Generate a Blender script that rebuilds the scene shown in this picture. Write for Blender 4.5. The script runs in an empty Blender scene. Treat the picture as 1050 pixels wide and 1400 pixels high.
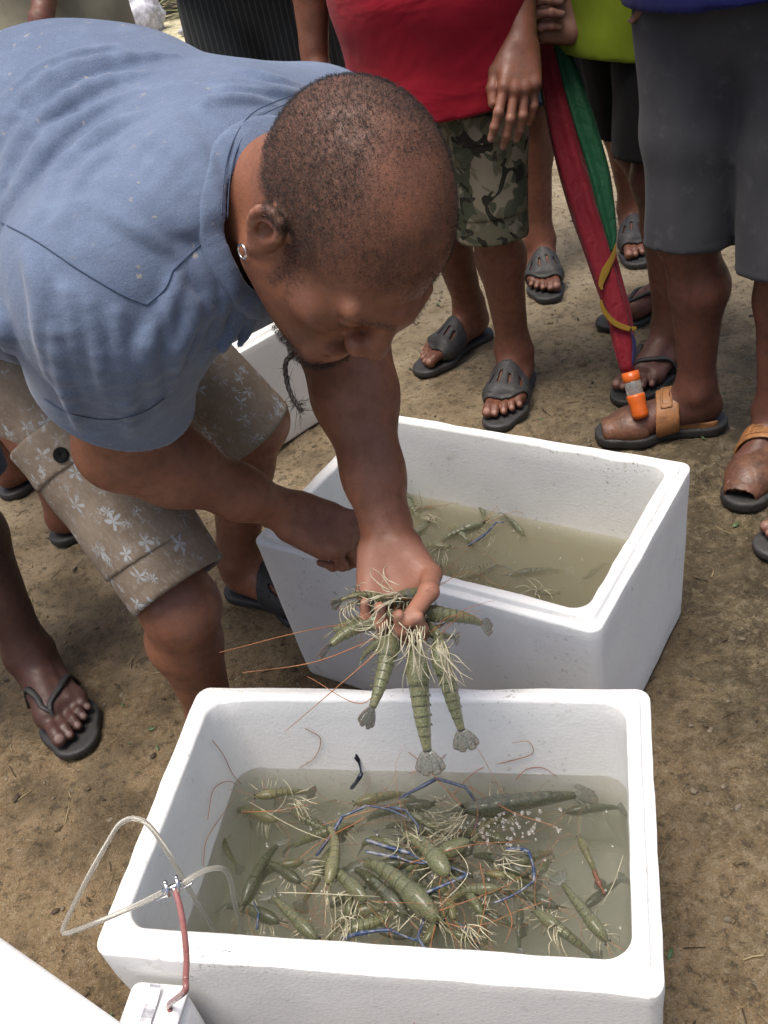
import bpy, math, random
import numpy as np
from concurrent.futures import ThreadPoolExecutor
from mathutils import Matrix

SC = bpy.context.scene
COL = SC.collection
random.seed(7)
RNG = np.random.default_rng(11)
R = math.radians

# ------------------------------------------------------------------ camera
FPX, PITCH, ROLL, CAMH = 1361.57, 0.6374, -0.2269, 1.2952      # focal length in px of a 1050x1400 frame
_f = np.array([0, math.cos(PITCH), -math.sin(PITCH)])
_u = np.array([0, math.sin(PITCH), math.cos(PITCH)])
_r = np.array([1.0, 0, 0])
CR = _r * math.cos(ROLL) + _u * math.sin(ROLL)                 # camera right, up, forward
CU = -_r * math.sin(ROLL) + _u * math.cos(ROLL)
CF = _f
CO = np.array([0, 0, CAMH])
cam = bpy.data.cameras.new('camera')
cam.sensor_fit = 'VERTICAL'
cam.sensor_height = 36.0
cam.lens = 36.0 * FPX / 1400.0
cam.clip_start = 0.02
cam.clip_end = 400.0
camo = bpy.data.objects.new('camera', cam)
COL.objects.link(camo)
camo.matrix_world = Matrix(((CR[0], CU[0], -CF[0], CO[0]), (CR[1], CU[1], -CF[1], CO[1]),
                            (CR[2], CU[2], -CF[2], CO[2]), (0, 0, 0, 1)))
SC.camera = camo

# ------------------------------------------------------------------ daylight under a bright overcast sky
SUN_EL, SUN_AZ = R(79), R(-115)          # azimuth measured clockwise from +Y
w = bpy.data.worlds.new('World')
SC.world = w
w.use_nodes = True
nt = w.node_tree
bg = nt.nodes['Background']
sky = nt.nodes.new('ShaderNodeTexSky')
sky.sky_type = 'NISHITA'
sky.sun_disc = False
sky.sun_elevation = SUN_EL
sky.sun_rotation = SUN_AZ
sky.air_density = 1.0
sky.dust_density = 6.0
sky.ozone_density = 0.6
nt.links.new(sky.outputs[0], bg.inputs[0])
bg.inputs[1].default_value = 0.115
sl = bpy.data.lights.new('sun', 'SUN')
sl.energy = 2.3
sl.angle = R(30)
sl.color = (1.0, 0.955, 0.89)
so = bpy.data.objects.new('sun', sl)
COL.objects.link(so)
so.location = (0, 0, 6)
_d = np.array([math.sin(SUN_AZ) * math.cos(SUN_EL), math.cos(SUN_AZ) * math.cos(SUN_EL), math.sin(SUN_EL)])
from mathutils import Vector
so.rotation_euler = Vector(_d).to_track_quat('Z', 'Y').to_euler()
vs = SC.view_settings
vs.view_transform = 'Standard'
vs.look = 'None'
vs.gamma = 1.0
vs.exposure = 0.68
vs.use_curve_mapping = False
SC.cycles.max_bounces = 6
SC.cycles.diffuse_bounces = 3
SC.cycles.glossy_bounces = 2
SC.cycles.transparent_max_bounces = 12
SC.cycles.volume_bounces = 1
SC.cycles.use_denoising = True

# ------------------------------------------------------------------ points from the survey of the photograph
def ray(x, y):
    return CF + CR * (x - 525) / FPX + CU * (700 - y) / FPX
def gz(x, y, z=0.0):
    d = ray(x, y); return CO + d * (z - CAMH) / d[2]
def dep(x, y, t):
    return CO + ray(x, y) * t
def camdir(a, b, c):
    """a direction given as right, up, towards the camera"""
    v = CR * a + CU * b - CF * c
    return v / np.linalg.norm(v)
def nrm(v):
    v = np.asarray(v, float); return v / (np.linalg.norm(v) + 1e-12)
def V3(*a):
    return np.array(a, float)

# ------------------------------------------------------------------ noise
def _hash(ix, iy, iz, seed):
    n = (ix * 374761393 + iy * 668265263 + iz * 2147483647 + seed * 1274126177) & 0xffffffff
    n = ((n ^ (n >> 13)) * 1274126177) & 0xffffffff
    return ((n ^ (n >> 16)) & 0xffff) / 32767.5 - 1.0
def vnoise(P, seed=0):
    P = np.asarray(P, float)
    i = np.floor(P).astype(np.int64); f = (P - i).astype(np.float32); f = f * f * (3 - 2 * f)
    x, y, z = i[:, 0], i[:, 1], i[:, 2]
    o = 0
    for dx in (0, 1):
        wx = f[:, 0] if dx else 1 - f[:, 0]
        for dy in (0, 1):
            wy = f[:, 1] if dy else 1 - f[:, 1]
            for dz in (0, 1):
                wz = f[:, 2] if dz else 1 - f[:, 2]
                o = o + wx * wy * wz * _hash(x + dx, y + dy, z + dz, seed)
    return o
def fbm(P, sc, octv=4, seed=0):
    o = 0; a = 1.0; P = np.asarray(P, float) * sc
    for k in range(octv):
        o = o + a * vnoise(P, seed + k); P = P * 2.03 + 7.1; a *= 0.5
    return o

# ------------------------------------------------------------------ objects
ORG = {}
def tag(o, label=None, cat=None, group=None, kind=None):
    if label: o['label'] = label
    if cat: o['category'] = cat
    if group: o['group'] = group
    if kind: o['kind'] = kind
    return o
def thing(name, label, cat, loc=(0, 0, 0), group=None):
    o = bpy.data.objects.new(name, None)
    o.empty_display_size = 0.1
    COL.objects.link(o); o.location = [float(c) for c in loc]
    ORG[o.name] = np.array(loc, float)
    return tag(o, label, cat, group)
def mesh_data(name, V, faces, mat, smooth=True, attrs=None, uv=None):
    """faces: array (n,3) / (n,4), or a list of such arrays"""
    me = bpy.data.meshes.new(name)
    V = np.asarray(V, np.float32)
    fl = faces if isinstance(faces, list) else [faces]
    fl = [np.asarray(f, np.int32) for f in fl if len(f)]
    me.vertices.add(len(V)); me.vertices.foreach_set('co', V.ravel())
    nl = sum(f.size for f in fl); nf = sum(len(f) for f in fl)
    me.loops.add(nl); me.polygons.add(nf)
    li = np.concatenate([f.ravel() for f in fl])
    tot = np.concatenate([np.full(len(f), f.shape[1], np.int32) for f in fl])
    st = np.concatenate([[0], np.cumsum(tot)[:-1]]).astype(np.int32)
    me.loops.foreach_set('vertex_index', li)
    me.polygons.foreach_set('loop_start', st)
    try: me.polygons.foreach_set('loop_total', tot)
    except Exception: pass
    me.polygons.foreach_set('use_smooth', np.full(nf, bool(smooth)))
    for k, a in (attrs or {}).items():
        a = np.asarray(a, np.float32)
        if a.ndim == 1:
            at = me.attributes.new(k, 'FLOAT', 'POINT'); at.data.foreach_set('value', a)
        else:
            at = me.attributes.new(k, 'FLOAT_VECTOR', 'POINT'); at.data.foreach_set('vector', a.ravel())
    me.update(calc_edges=True); me.validate()
    if mat: me.materials.append(mat)
    return me
def mk(name, V, faces, mat, parent=None, smooth=True, attrs=None, **kw):
    V = np.asarray(V, float)
    org = ORG[parent.name] if parent is not None else V3(0, 0, 0)
    o = bpy.data.objects.new(name, mesh_data(name, V - org, faces, mat, smooth, attrs))
    COL.objects.link(o)
    if parent is not None: o.parent = parent
    ORG[o.name] = org
    return tag(o, **kw)
def cat_mesh(parts):
    """join (V, F) pieces: F arrays of one width each"""
    Vs, F3, F4, n = [], [], [], 0
    for V, F in parts:
        for f in (F if isinstance(F, list) else [F]):
            f = np.asarray(f)
            if len(f) == 0: continue
            (F3 if f.shape[1] == 3 else F4).append(f + n)
        Vs.append(np.asarray(V, float)); n += len(V)
    out = []
    if F3: out.append(np.concatenate(F3))
    if F4: out.append(np.concatenate(F4))
    return np.concatenate(Vs), out
def loft(rings, close=True, cap=True):
    """rings: (m, n, 3)"""
    rings = np.asarray(rings, float); m, n = rings.shape[:2]
    V = rings.reshape(-1, 3)
    j = np.arange(n if close else n - 1); jn = (j + 1) % n
    F = [np.stack([i * n + j, i * n + jn, (i + 1) * n + jn, (i + 1) * n + j], -1) for i in range(m - 1)]
    F4 = np.concatenate(F)
    if not cap: return V, [F4]
    V = np.concatenate([V, rings[0].mean(0)[None], rings[-1].mean(0)[None]])
    a, b = m * n, m * n + 1
    F3 = np.concatenate([np.stack([jn, j, np.full(len(j), a)], -1),
                         np.stack([(m - 1) * n + j, (m - 1) * n + jn, np.full(len(j), b)], -1)])
    return V, [F3, F4]
def spline(pts, n):
    pts = np.asarray(pts, float); k = len(pts)
    if k < 3:
        t = np.linspace(0, 1, n)[:, None]; return pts[0] * (1 - t) + pts[-1] * t
    P = np.concatenate([[2 * pts[0] - pts[1]], pts, [2 * pts[-1] - pts[-2]]])
    u = np.linspace(0, k - 1 - 1e-9, n); i = u.astype(int); t = (u - i)[:, None]
    a, b, c, d = P[i], P[i + 1], P[i + 2], P[i + 3]
    return 0.5 * (2 * b + (c - a) * t + (2 * a - 5 * b + 4 * c - d) * t ** 2 + (3 * b - a - 3 * c + d) * t ** 3)
def frames(C):
    T = np.gradient(C, axis=0); T /= np.linalg.norm(T, axis=1, keepdims=True) + 1e-12
    a = V3(0, 0, 1) if abs(T[0, 2]) < 0.9 else V3(1, 0, 0)
    N = []; n = nrm(np.cross(T[0], a))
    for t in T:
        n = nrm(n - t * (n @ t)); N.append(n)
    N = np.array(N); return T, N, np.cross(T, N)
def tube(pts, rad, n=None, seg=6, curve=True, flat=1.0):
    C = spline(pts, n) if (curve and n) else np.asarray(pts, float)
    rad = np.broadcast_to(np.asarray(rad, float), (len(C),)) if np.ndim(rad) == 0 else \
        np.interp(np.linspace(0, 1, len(C)), np.linspace(0, 1, len(rad)), rad)
    T, N, B = frames(C)
    a = np.linspace(0, 2 * np.pi, seg, endpoint=False)
    rings = C[:, None] + (N[:, None] * np.cos(a)[None, :, None] + flat * B[:, None] * np.sin(a)[None, :, None]) * rad[:, None, None]
    return loft(rings)
def ico(c, r, sub=1, sq=(1, 1, 1)):
    t = (1 + 5 ** .5) / 2
    V = np.array([[-1, t, 0], [1, t, 0], [-1, -t, 0], [1, -t, 0], [0, -1, t], [0, 1, t], [0, -1, -t], [0, 1, -t], [t, 0, -1], [t, 0, 1], [-t, 0, -1], [-t, 0, 1]], float)
    F = np.array([[0, 11, 5], [0, 5, 1], [0, 1, 7], [0, 7, 10], [0, 10, 11], [1, 5, 9], [5, 11, 4], [11, 10, 2], [10, 7, 6], [7, 1, 8], [3, 9, 4], [3, 4, 2], [3, 2, 6], [3, 6, 8], [3, 8, 9], [4, 9, 5], [2, 4, 11], [6, 2, 10], [8, 6, 7], [9, 8, 1]])
    for _ in range(sub):
        V = list(map(tuple, V)); mid = {}
        def m(a, b):
            k = (min(a, b), max(a, b))
            if k not in mid: V.append(tuple((np.array(V[a]) + np.array(V[b])) / 2)); mid[k] = len(V) - 1
            return mid[k]
        nf = []
        for a, b, c2 in F:
            x, y, z = m(a, b), m(b, c2), m(c2, a); nf += [[a, x, z], [b, y, x], [c2, z, y], [x, y, z]]
        F = np.array(nf); V = np.array(V)
    V = np.asarray(V, float); V /= np.linalg.norm(V, axis=1, keepdims=True)
    return V * r * np.array(sq) + np.asarray(c, float), F

# ------------------------------------------------------------------ implicit surfaces
def smin(a, b, k):
    if k <= 0: return np.minimum(a, b)
    h = np.maximum(k - np.abs(a - b), 0) / k
    return np.minimum(a, b) - h * h * k * 0.25
def smax(a, b, k):
    return -smin(-a, -b, k)
class Solid:
    """a list of rounded pieces melted into one skin"""
    def __init__(self): self.it = []
    def add(self, fn, lo, hi, k, op):
        self.it.append((fn, np.asarray(lo) , np.asarray(hi), k, op)); return self
    def cone(self, a, b, ra, rb, k=0.02, op='u', axis=None, sq=1.0):
        a = np.asarray(a, np.float32); b = np.asarray(b, np.float32); ba = b - a; L = float(ba @ ba + 1e-12)
        ax = None if axis is None else nrm(axis).astype(np.float32)
        ra, rb, sq = float(ra), float(rb), float(sq); baL = (ba / L).astype(np.float32)
        def fn(P):
            q = P - a; t = np.clip(q @ baL, 0, 1)
            q -= t[:, None] * ba
            if ax is not None: q += ((q @ ax) * (1 / sq - 1))[:, None] * ax
            d = np.sqrt(np.einsum('ij,ij->i', q, q)) - (ra + (rb - ra) * t)
            return d if ax is None else d * min(1, sq)
        r = max(ra, rb) * max(1, sq)
        return self.add(fn, np.minimum(a, b) - r, np.maximum(a, b) + r, k, op)
    def ell(self, c, rad, M=None, k=0.02, op='u'):
        c = np.asarray(c, np.float32); rad = np.asarray(rad, np.float32)
        M = (np.eye(3) if M is None else np.asarray(M)).astype(np.float32)          # columns are the axes
        Mr = M / rad; ri = 1 / rad
        def fn(P):
            q = (P - c) @ Mr
            k0 = np.sqrt(np.einsum('ij,ij->i', q, q)); q *= ri
            return k0 * (k0 - 1) / (np.sqrt(np.einsum('ij,ij->i', q, q)) + 1e-9)
        e = np.sqrt(((M * rad) ** 2).sum(1))
        return self.add(fn, c - e, c + e, k, op)
    def rbox(self, c, half, M=None, rr=0.005, k=0.01, op='u'):
        c = np.asarray(c, float); half = np.asarray(half, float) - rr
        M = np.eye(3) if M is None else np.asarray(M, float)
        def fn(P):
            q = np.abs((P - c) @ M) - half
            return np.sqrt((np.maximum(q, 0) ** 2).sum(1)) + np.minimum(q.max(1), 0) - rr
        e = (np.abs(M) * (half + rr)).sum(1)
        return self.add(fn, c - e, c + e, k, op)
    def chain(self, pts, rad, k=0.02, op='u', n=None):
        pts = np.asarray(pts, float)
        if n: pts = spline(pts, n)
        rad = np.interp(np.linspace(0, 1, len(pts)), np.linspace(0, 1, max(2, np.size(rad))), np.broadcast_to(rad, (max(2, np.size(rad)),)))
        for i in range(len(pts) - 1): self.cone(pts[i], pts[i + 1], rad[i], rad[i + 1], k if i == 0 or op == 's' else max(k * 0.6, 0.002), op)
        return self
    def __call__(self, P):
        if getattr(self, '_n', -1) != len(self.it):
            self._k = 1.9 * np.array([[i[3]] for i in self.it]); self._lo = np.array([i[1] for i in self.it]) - self._k; self._hi = np.array([i[2] for i in self.it]) + self._k
            self._n = len(self.it)
        lo = P.min(0); hi = P.max(0); pad = 0.2 * np.linalg.norm(hi - lo) + 0.006
        d = np.full(len(P), 1e3, np.float32)
        for i in np.flatnonzero(((lo - pad <= self._hi) & (hi + pad >= self._lo)).all(1)):
            fn, a, b, k, op = self.it[i]
            e = fn(P)
            d = smin(d, e, k) if op == 'u' else smax(d, -e, k)
        far = d > 500
        if far.any():
            d[far] = 1.0
        return d
    def bounds(self, m=0.0):
        lo = np.min([i[1] for i in self.it if i[4] == 'u'], 0) - m
        hi = np.max([i[2] for i in self.it if i[4] == 'u'], 0) + m
        return lo, hi
_EDGE = [((0, 0, 0), (1, 0, 0)), ((0, 1, 0), (1, 1, 0)), ((0, 0, 1), (1, 0, 1)), ((0, 1, 1), (1, 1, 1)),
         ((0, 0, 0), (0, 1, 0)), ((1, 0, 0), (1, 1, 0)), ((0, 0, 1), (0, 1, 1)), ((1, 0, 1), (1, 1, 1)),
         ((0, 0, 0), (0, 0, 1)), ((1, 0, 0), (1, 0, 1)), ((0, 1, 0), (0, 1, 1)), ((1, 1, 0), (1, 1, 1))]
POOL = ThreadPoolExecutor(4)
def polygonize(f, lo, hi, h, n=16):
    """surface nets over the chunks the surface passes through"""
    lo = np.asarray(lo, float); dims = np.ceil((np.asarray(hi) - lo) / (h * n)).astype(int)
    cs = h * n
    g = np.stack(np.meshgrid(*[np.arange(d) for d in dims], indexing='ij'), -1).reshape(-1, 3)
    N = dims * n + 2
    loc = np.stack(np.meshgrid(*[np.arange(n + 1)] * 3, indexing='ij'), -1).reshape(-1, 3)
    c3 = np.stack(np.meshgrid(*[np.linspace(0, 1, 3)] * 3, indexing='ij'), -1).reshape(-1, 3) * cs
    def gid(a): return (a[:, 0] * N[1] + a[:, 1]) * N[2] + a[:, 2]
    def one(c):
        b = lo + c * cs
        if np.abs(f((b + c3).astype(np.float32))).min() > cs * 0.64: return None
        D = f((lo + (c * n + loc) * h).astype(np.float32)).reshape(n + 1, n + 1, n + 1)
        s = D < 0
        cnt = sum(s[i:n + i, j:n + j, k:n + k].astype(np.int8) for i in (0, 1) for j in (0, 1) for k in (0, 1))
        act = np.argwhere((cnt > 0) & (cnt < 8))
        if len(act) == 0: return None
        acc = np.zeros((len(act), 3)); num = np.zeros(len(act))
        for a, e in _EDGE:
            d0 = D[act[:, 0] + a[0], act[:, 1] + a[1], act[:, 2] + a[2]]
            d1 = D[act[:, 0] + e[0], act[:, 1] + e[1], act[:, 2] + e[2]]
            x = (d0 < 0) != (d1 < 0)
            t = np.where(x, d0 / np.where(x, d0 - d1, 1), 0)
            p = np.array(a) + t[:, None] * (np.array(e) - np.array(a))
            acc[x] += p[x]; num[x] += 1
        V = b + (act + acc / num[:, None]) * h
        ids = gid(act + c * n)
        Q = []
        for ax in range(3):
            sl0 = [slice(0, n)] * 3; sl1 = [slice(0, n)] * 3; sl1[ax] = slice(1, n + 1)
            A = s[tuple(sl0)]; B = s[tuple(sl1)]
            e = np.argwhere(A != B)
            if len(e) == 0: continue
            inside = A[e[:, 0], e[:, 1], e[:, 2]]
            u, v = (ax + 1) % 3, (ax + 2) % 3
            du = np.zeros(3, int); du[u] = 1; dv = np.zeros(3, int); dv[v] = 1
            e = e + c * n
            q = np.stack([gid(e - du - dv), gid(e - dv), gid(e), gid(e - du)], -1)
            ok = (e[:, u] > 0) & (e[:, v] > 0)
            q[~inside] = q[~inside][:, ::-1]
            Q.append(q[ok])
        return ids, V, (np.concatenate(Q) if Q else np.zeros((0, 4), np.int64))
    res = [r for r in POOL.map(one, g) if r is not None]
    if not res: return np.zeros((0, 3)), np.zeros((0, 4), int)
    ids = np.concatenate([r[0] for r in res]); V = np.concatenate([r[1] for r in res]); Q = np.concatenate([r[2] for r in res])
    o = np.argsort(ids); ids = ids[o]; V = V[o]
    p = np.searchsorted(ids, Q); p = np.minimum(p, len(ids) - 1)
    ok = (ids[p] == Q).all(1)
    return V, p[ok].astype(np.int32)
def skin_of(f, lo, hi, h, fine=()):
    """coarse mesh with finer mesh inside the given balls (centre, radius, step)"""
    V, Q = polygonize(f, lo, hi, h)
    parts = []
    if len(V):
        c = V[Q].mean(1); keep = np.ones(len(Q), bool)
        for o, r, hh in fine: keep &= ((c - o) ** 2).sum(1) > r * r
        parts.append((V, Q[keep]))
    for o, r, hh in fine:
        o = np.asarray(o, float)
        v, q = polygonize(f, o - r - 3 * h, o + r + 3 * h, hh)
        if len(v) == 0: continue
        c = v[q].mean(1); keep = ((c - o) ** 2).sum(1) < (r + 0.9 * h) ** 2
        for o2, r2, h2 in fine:
            if o2 is not o and h2 < hh: keep &= ((c - np.asarray(o2)) ** 2).sum(1) > r2 * r2
        parts.append((v, q[keep]))
    V, F = cat_mesh(parts); Q = F[0]
    u, inv = np.unique(Q, return_inverse=True)
    return V[u], inv.reshape(Q.shape).astype(np.int32)
def grad(f, P, e=0.0015):
    g = np.stack([f(P + d) - f(P - d) for d in np.eye(3) * e], -1)
    return g / (np.linalg.norm(g, axis=1, keepdims=True) + 1e-9)
def project(f, px, t0=0.5, t1=3.0):
    """where the sight lines of the photo's points meet a surface"""
    D = np.array([ray(x, y) for x, y in px]); t = np.full(len(D), t0); L = np.linalg.norm(D, axis=1)
    live = np.ones(len(D), bool)
    for _ in range(220):
        v = f(CO + D * t[:, None])
        live &= (v > 0.0006) & (t < t1)
        if not live.any(): break
        t = np.where(live, t + np.maximum(np.minimum(v, 0.05) * 0.7, 0.0008) / L, t)
    hit = t < t1
    if not hit.all() and hit.any(): t[~hit] = np.interp(np.flatnonzero(~hit), np.flatnonzero(hit), t[hit])
    return CO + D * t[:, None]
# ------------------------------------------------------------------ materials
class NT:
    def __init__(self, name):
        self.m = bpy.data.materials.new(name); self.m.use_nodes = True
        self.t = self.m.node_tree; self.t.nodes.clear()
        self.out = self.n('ShaderNodeOutputMaterial'); self.b = self.n('ShaderNodeBsdfPrincipled')
        self.l(self.b.outputs[0], self.out.inputs[0])
        self.tc = self.n('ShaderNodeTexCoord')
    def n(self, k, **kw):
        x = self.t.nodes.new(k)
        for a, v in kw.items(): setattr(x, a, v)
        return x
    def l(self, a, b): self.t.links.new(a, b)
    def noise(self, sc, det=3.0, rough=.55, vec=None, dist=0.0):
        x = self.n('ShaderNodeTexNoise'); x.inputs['Scale'].default_value = sc; x.inputs['Detail'].default_value = det
        x.inputs['Roughness'].default_value = rough; x.inputs['Distortion'].default_value = dist
        self.l(vec if vec is not None else self.tc.outputs['Object'], x.inputs['Vector']); return x.outputs[0]
    def voro(self, sc, feat='F1', vec=None, out='Distance', rnd=1.0):
        x = self.n('ShaderNodeTexVoronoi'); x.feature = feat; x.inputs['Scale'].default_value = sc
        x.inputs['Randomness'].default_value = rnd
        self.l(vec if vec is not None else self.tc.outputs['Object'], x.inputs['Vector']); return x.outputs[out]
    def ramp(self, v, a, b, ca=0.0, cb=1.0):
        x = self.n('ShaderNodeMapRange'); x.inputs[1].default_value = a; x.inputs[2].default_value = b
        x.inputs[3].default_value = ca; x.inputs[4].default_value = cb; x.clamp = True
        x.interpolation_type = 'SMOOTHSTEP'
        self.l(v, x.inputs[0]); return x.outputs[0]
    def mix(self, f, a, b, mode='MIX'):
        x = self.n('ShaderNodeMix'); x.data_type = 'RGBA'; x.blend_type = mode
        for s, v in ((x.inputs[0], f), (x.inputs[6], a), (x.inputs[7], b)):
            if hasattr(v, 'is_linked') or hasattr(v, 'links'): self.l(v, s)
            elif isinstance(v, (int, float)): s.default_value = v
            else: s.default_value = (*v[:3], 1)
        return x.outputs[2]
    def math(self, op, a, b=None, c=None):
        x = self.n('ShaderNodeMath'); x.operation = op
        for i, v in enumerate((a, b, c)):
            if v is None: continue
            if isinstance(v, (int, float)): x.inputs[i].default_value = v
            else: self.l(v, x.inputs[i])
        return x.outputs[0]
    def attr(self, name, vec=False):
        x = self.n('ShaderNodeAttribute'); x.attribute_name = name
        return x.outputs['Vector'] if vec else x.outputs['Fac']
    def mapv(self, vec, sc=(1, 1, 1), rot=(0, 0, 0)):
        x = self.n('ShaderNodeMapping'); x.inputs['Scale'].default_value = sc; x.inputs['Rotation'].default_value = rot
        self.l(vec, x.inputs['Vector']); return x.outputs[0]
    def bump(self, h, dist, strength=1.0, prev=None):
        x = self.n('ShaderNodeBump'); x.inputs['Distance'].default_value = dist; x.inputs['Strength'].default_value = strength
        self.l(h, x.inputs['Height'])
        if prev is not None: self.l(prev, x.inputs['Normal'])
        return x.outputs[0]
    def set(self, col=None, rough=None, normal=None, **kw):
        for k, v in (('Base Color', col), ('Roughness', rough), ('Normal', normal)):
            if v is None: continue
            s = self.b.inputs[k]
            if hasattr(v, 'links') or hasattr(v, 'is_linked'): self.l(v, s)
            elif isinstance(v, (int, float)): s.default_value = v
            else: s.default_value = (*v[:3], 1)
        for k, v in kw.items():
            s = self.b.inputs[k.replace('_', ' ')]
            if hasattr(v, 'links') or hasattr(v, 'is_linked'): self.l(v, s)
            elif isinstance(v, tuple): s.default_value = (*v[:3], 1)
            else: s.default_value = v
        return self.m
def mul(c, k): return tuple(x * k for x in c)

def m_skin(name, c, rough=0.50, spec=0.42):
    t = NT(name)
    n1 = t.noise(9, 3); n2 = t.noise(60, 4); n3 = t.noise(420, 2)
    col = t.mix(t.ramp(n1, .3, .7), mul(c, .82), (c[0] * 1.16, c[1] * 1.1, c[2] * 1.05))
    col = t.mix(t.ramp(n2, .42, .7, 0, .45), col, mul(c, .55))
    col = t.mix(t.ramp(t.noise(210, 3, .7), .5, .75, 0, .35), col, mul(c, 1.5))
    pale = t.attr('pale')
    col = t.mix(pale, col, (min(.52, c[0] * 1.1 + .2), c[1] * .95 + .12, c[2] * .9 + .09))
    col = t.mix(t.attr('nail'), col, (c[0] * 1.3 + .07, c[1] * 1.3 + .06, c[2] * 1.3 + .055))
    fuzz = t.ramp(t.noise(700, 2, .7), .35, .65)
    hair = t.math('MULTIPLY', t.attr('hair'), t.math('ADD', t.math('MULTIPLY', fuzz, .5), .34))
    col = t.mix(hair, col, (.022, .016, .013))
    lines = t.voro(150, 'DISTANCE_TO_EDGE')
    b = t.bump(n3, .0006, .6)
    b = t.bump(t.noise(130, 4, .65), .0011, .35, b)
    b = t.bump(t.ramp(lines, 0, .25), .0001, .25, b)
    b = t.bump(n2, .0006, .25, b)
    ro = t.math('ADD', t.ramp(n2, .3, .7, rough - .08, rough + .12), t.math('MULTIPLY', t.attr('hair'), .15))
    t.set(col, ro, b, Specular_IOR_Level=spec, Subsurface_Weight=0.06, Subsurface_Scale=0.006)
    t.b.inputs['Subsurface Radius'].default_value = (1, .35, .2)
    return t.m
def m_cloth(name, c, c2=None, weave=900, folds=14, fold_amt=.004, rough=.9, worn=None, stretch=(1, 1, .35), stripes=None):
    t = NT(name); o = t.tc.outputs['Object']
    c2 = c2 or mul(c, .72)
    n1 = t.noise(6, 4, .6); n2 = t.noise(folds, 3, .5, t.mapv(o, stretch), .6); n3 = t.noise(weave, 2, .6)
    col = t.mix(t.ramp(n1, .32, .68), c2, c)
    col = t.mix(t.ramp(n3, .3, .7, 0, .3), col, mul(c, 1.35))
    if worn: col = t.mix(t.ramp(t.noise(22, 5, .7), .55, .72, 0, .6), col, worn)
    if stripes is not None:
        wv = t.n('ShaderNodeTexWave'); wv.inputs['Scale'].default_value = stripes[0]; wv.bands_direction = 'X'
        t.l(o, wv.inputs['Vector'])
        col = t.mix(t.ramp(wv.outputs['Fac'], .8, .95), col, stripes[1])
    b = t.bump(n2, fold_amt, .9)
    b = t.bump(n3, .0009, .5, b)
    t.set(col, rough, b, Specular_IOR_Level=.2, Sheen_Weight=.06)
    return t.m
def m_plain(name, c, rough=.5, metal=0.0, bump=0.0, bsc=80, var=.25, spec=.5, coat=0.0):
    t = NT(name)
    n = t.noise(bsc * .25, 4, .6); n2 = t.noise(bsc, 3)
    col = t.mix(t.ramp(n, .3, .7), mul(c, 1 - var), mul(c, 1 + var * .5))
    t.set(col, t.ramp(n2, .3, .7, max(.03, rough - .08), min(1, rough + .1)), t.bump(n2, bump, .8) if bump else None,
          Metallic=metal, Specular_IOR_Level=spec, Coat_Weight=coat)
    return t.m
def m_foam(name):
    t = NT(name)
    beads = t.voro(230, 'F1'); n = t.noise(7, 4, .65); sp = t.noise(130, 3, .7); sp2 = t.noise(38, 5, .75)
    dust = t.attr('grime')
    col = t.mix(t.ramp(n, .35, .75), (.83, .83, .81), (.78, .78, .765))
    col = t.mix(t.ramp(t.voro(42, 'DISTANCE_TO_EDGE'), 0, .05, .06, 0), col, (.6, .6, .57))
    col = t.mix(t.math('MULTIPLY', t.ramp(sp2, .56, .68), t.math('MULTIPLY', dust, .8)), col, (.34, .30, .20))
    col = t.mix(t.math('MULTIPLY', t.ramp(sp, .61, .66), t.math('MULTIPLY', t.ramp(n, .47, .6), t.math('ADD', dust, .24))), col, (.09, .085, .06))
    b = t.bump(beads, .0009, .28)
    b = t.bump(t.noise(60, 3), .0005, .4, b)
    t.set(col, .52, b, Specular_IOR_Level=.35)
    return t.m
def m_camo(name):
    t = NT(name); o = t.tc.outputs['Object']
    v = t.mapv(o, (1, 1, .75))
    a = t.noise(16, 2, .5, v, .7); b_ = t.noise(19, 2, .5, t.mapv(o, (1, 1, .7), (1, 2, .5)), .8); c_ = t.noise(21, 2, .5, t.mapv(o, (1, 1, .7), (2, .3, 1.5)), .9)
    n3 = t.noise(900, 2)
    col = t.mix(t.ramp(a, .49, .52), (.12, .112, .072), (.225, .198, .142))
    col = t.mix(t.ramp(b_, .54, .56), col, (.062, .07, .045))
    col = t.mix(t.ramp(c_, .585, .6), col, (.028, .026, .02))
    col = t.mix(t.ramp(t.noise(40, 5, .7), .5, .75, 0, .35), col, (.22, .20, .15))
    bb = t.bump(t.noise(15, 3, .5, t.mapv(o, (1, 1, .4)), .6), .005, .9); bb = t.bump(n3, .0009, .5, bb)
    t.set(col, .92, bb, Specular_IOR_Level=.2)
    return t.m
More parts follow.
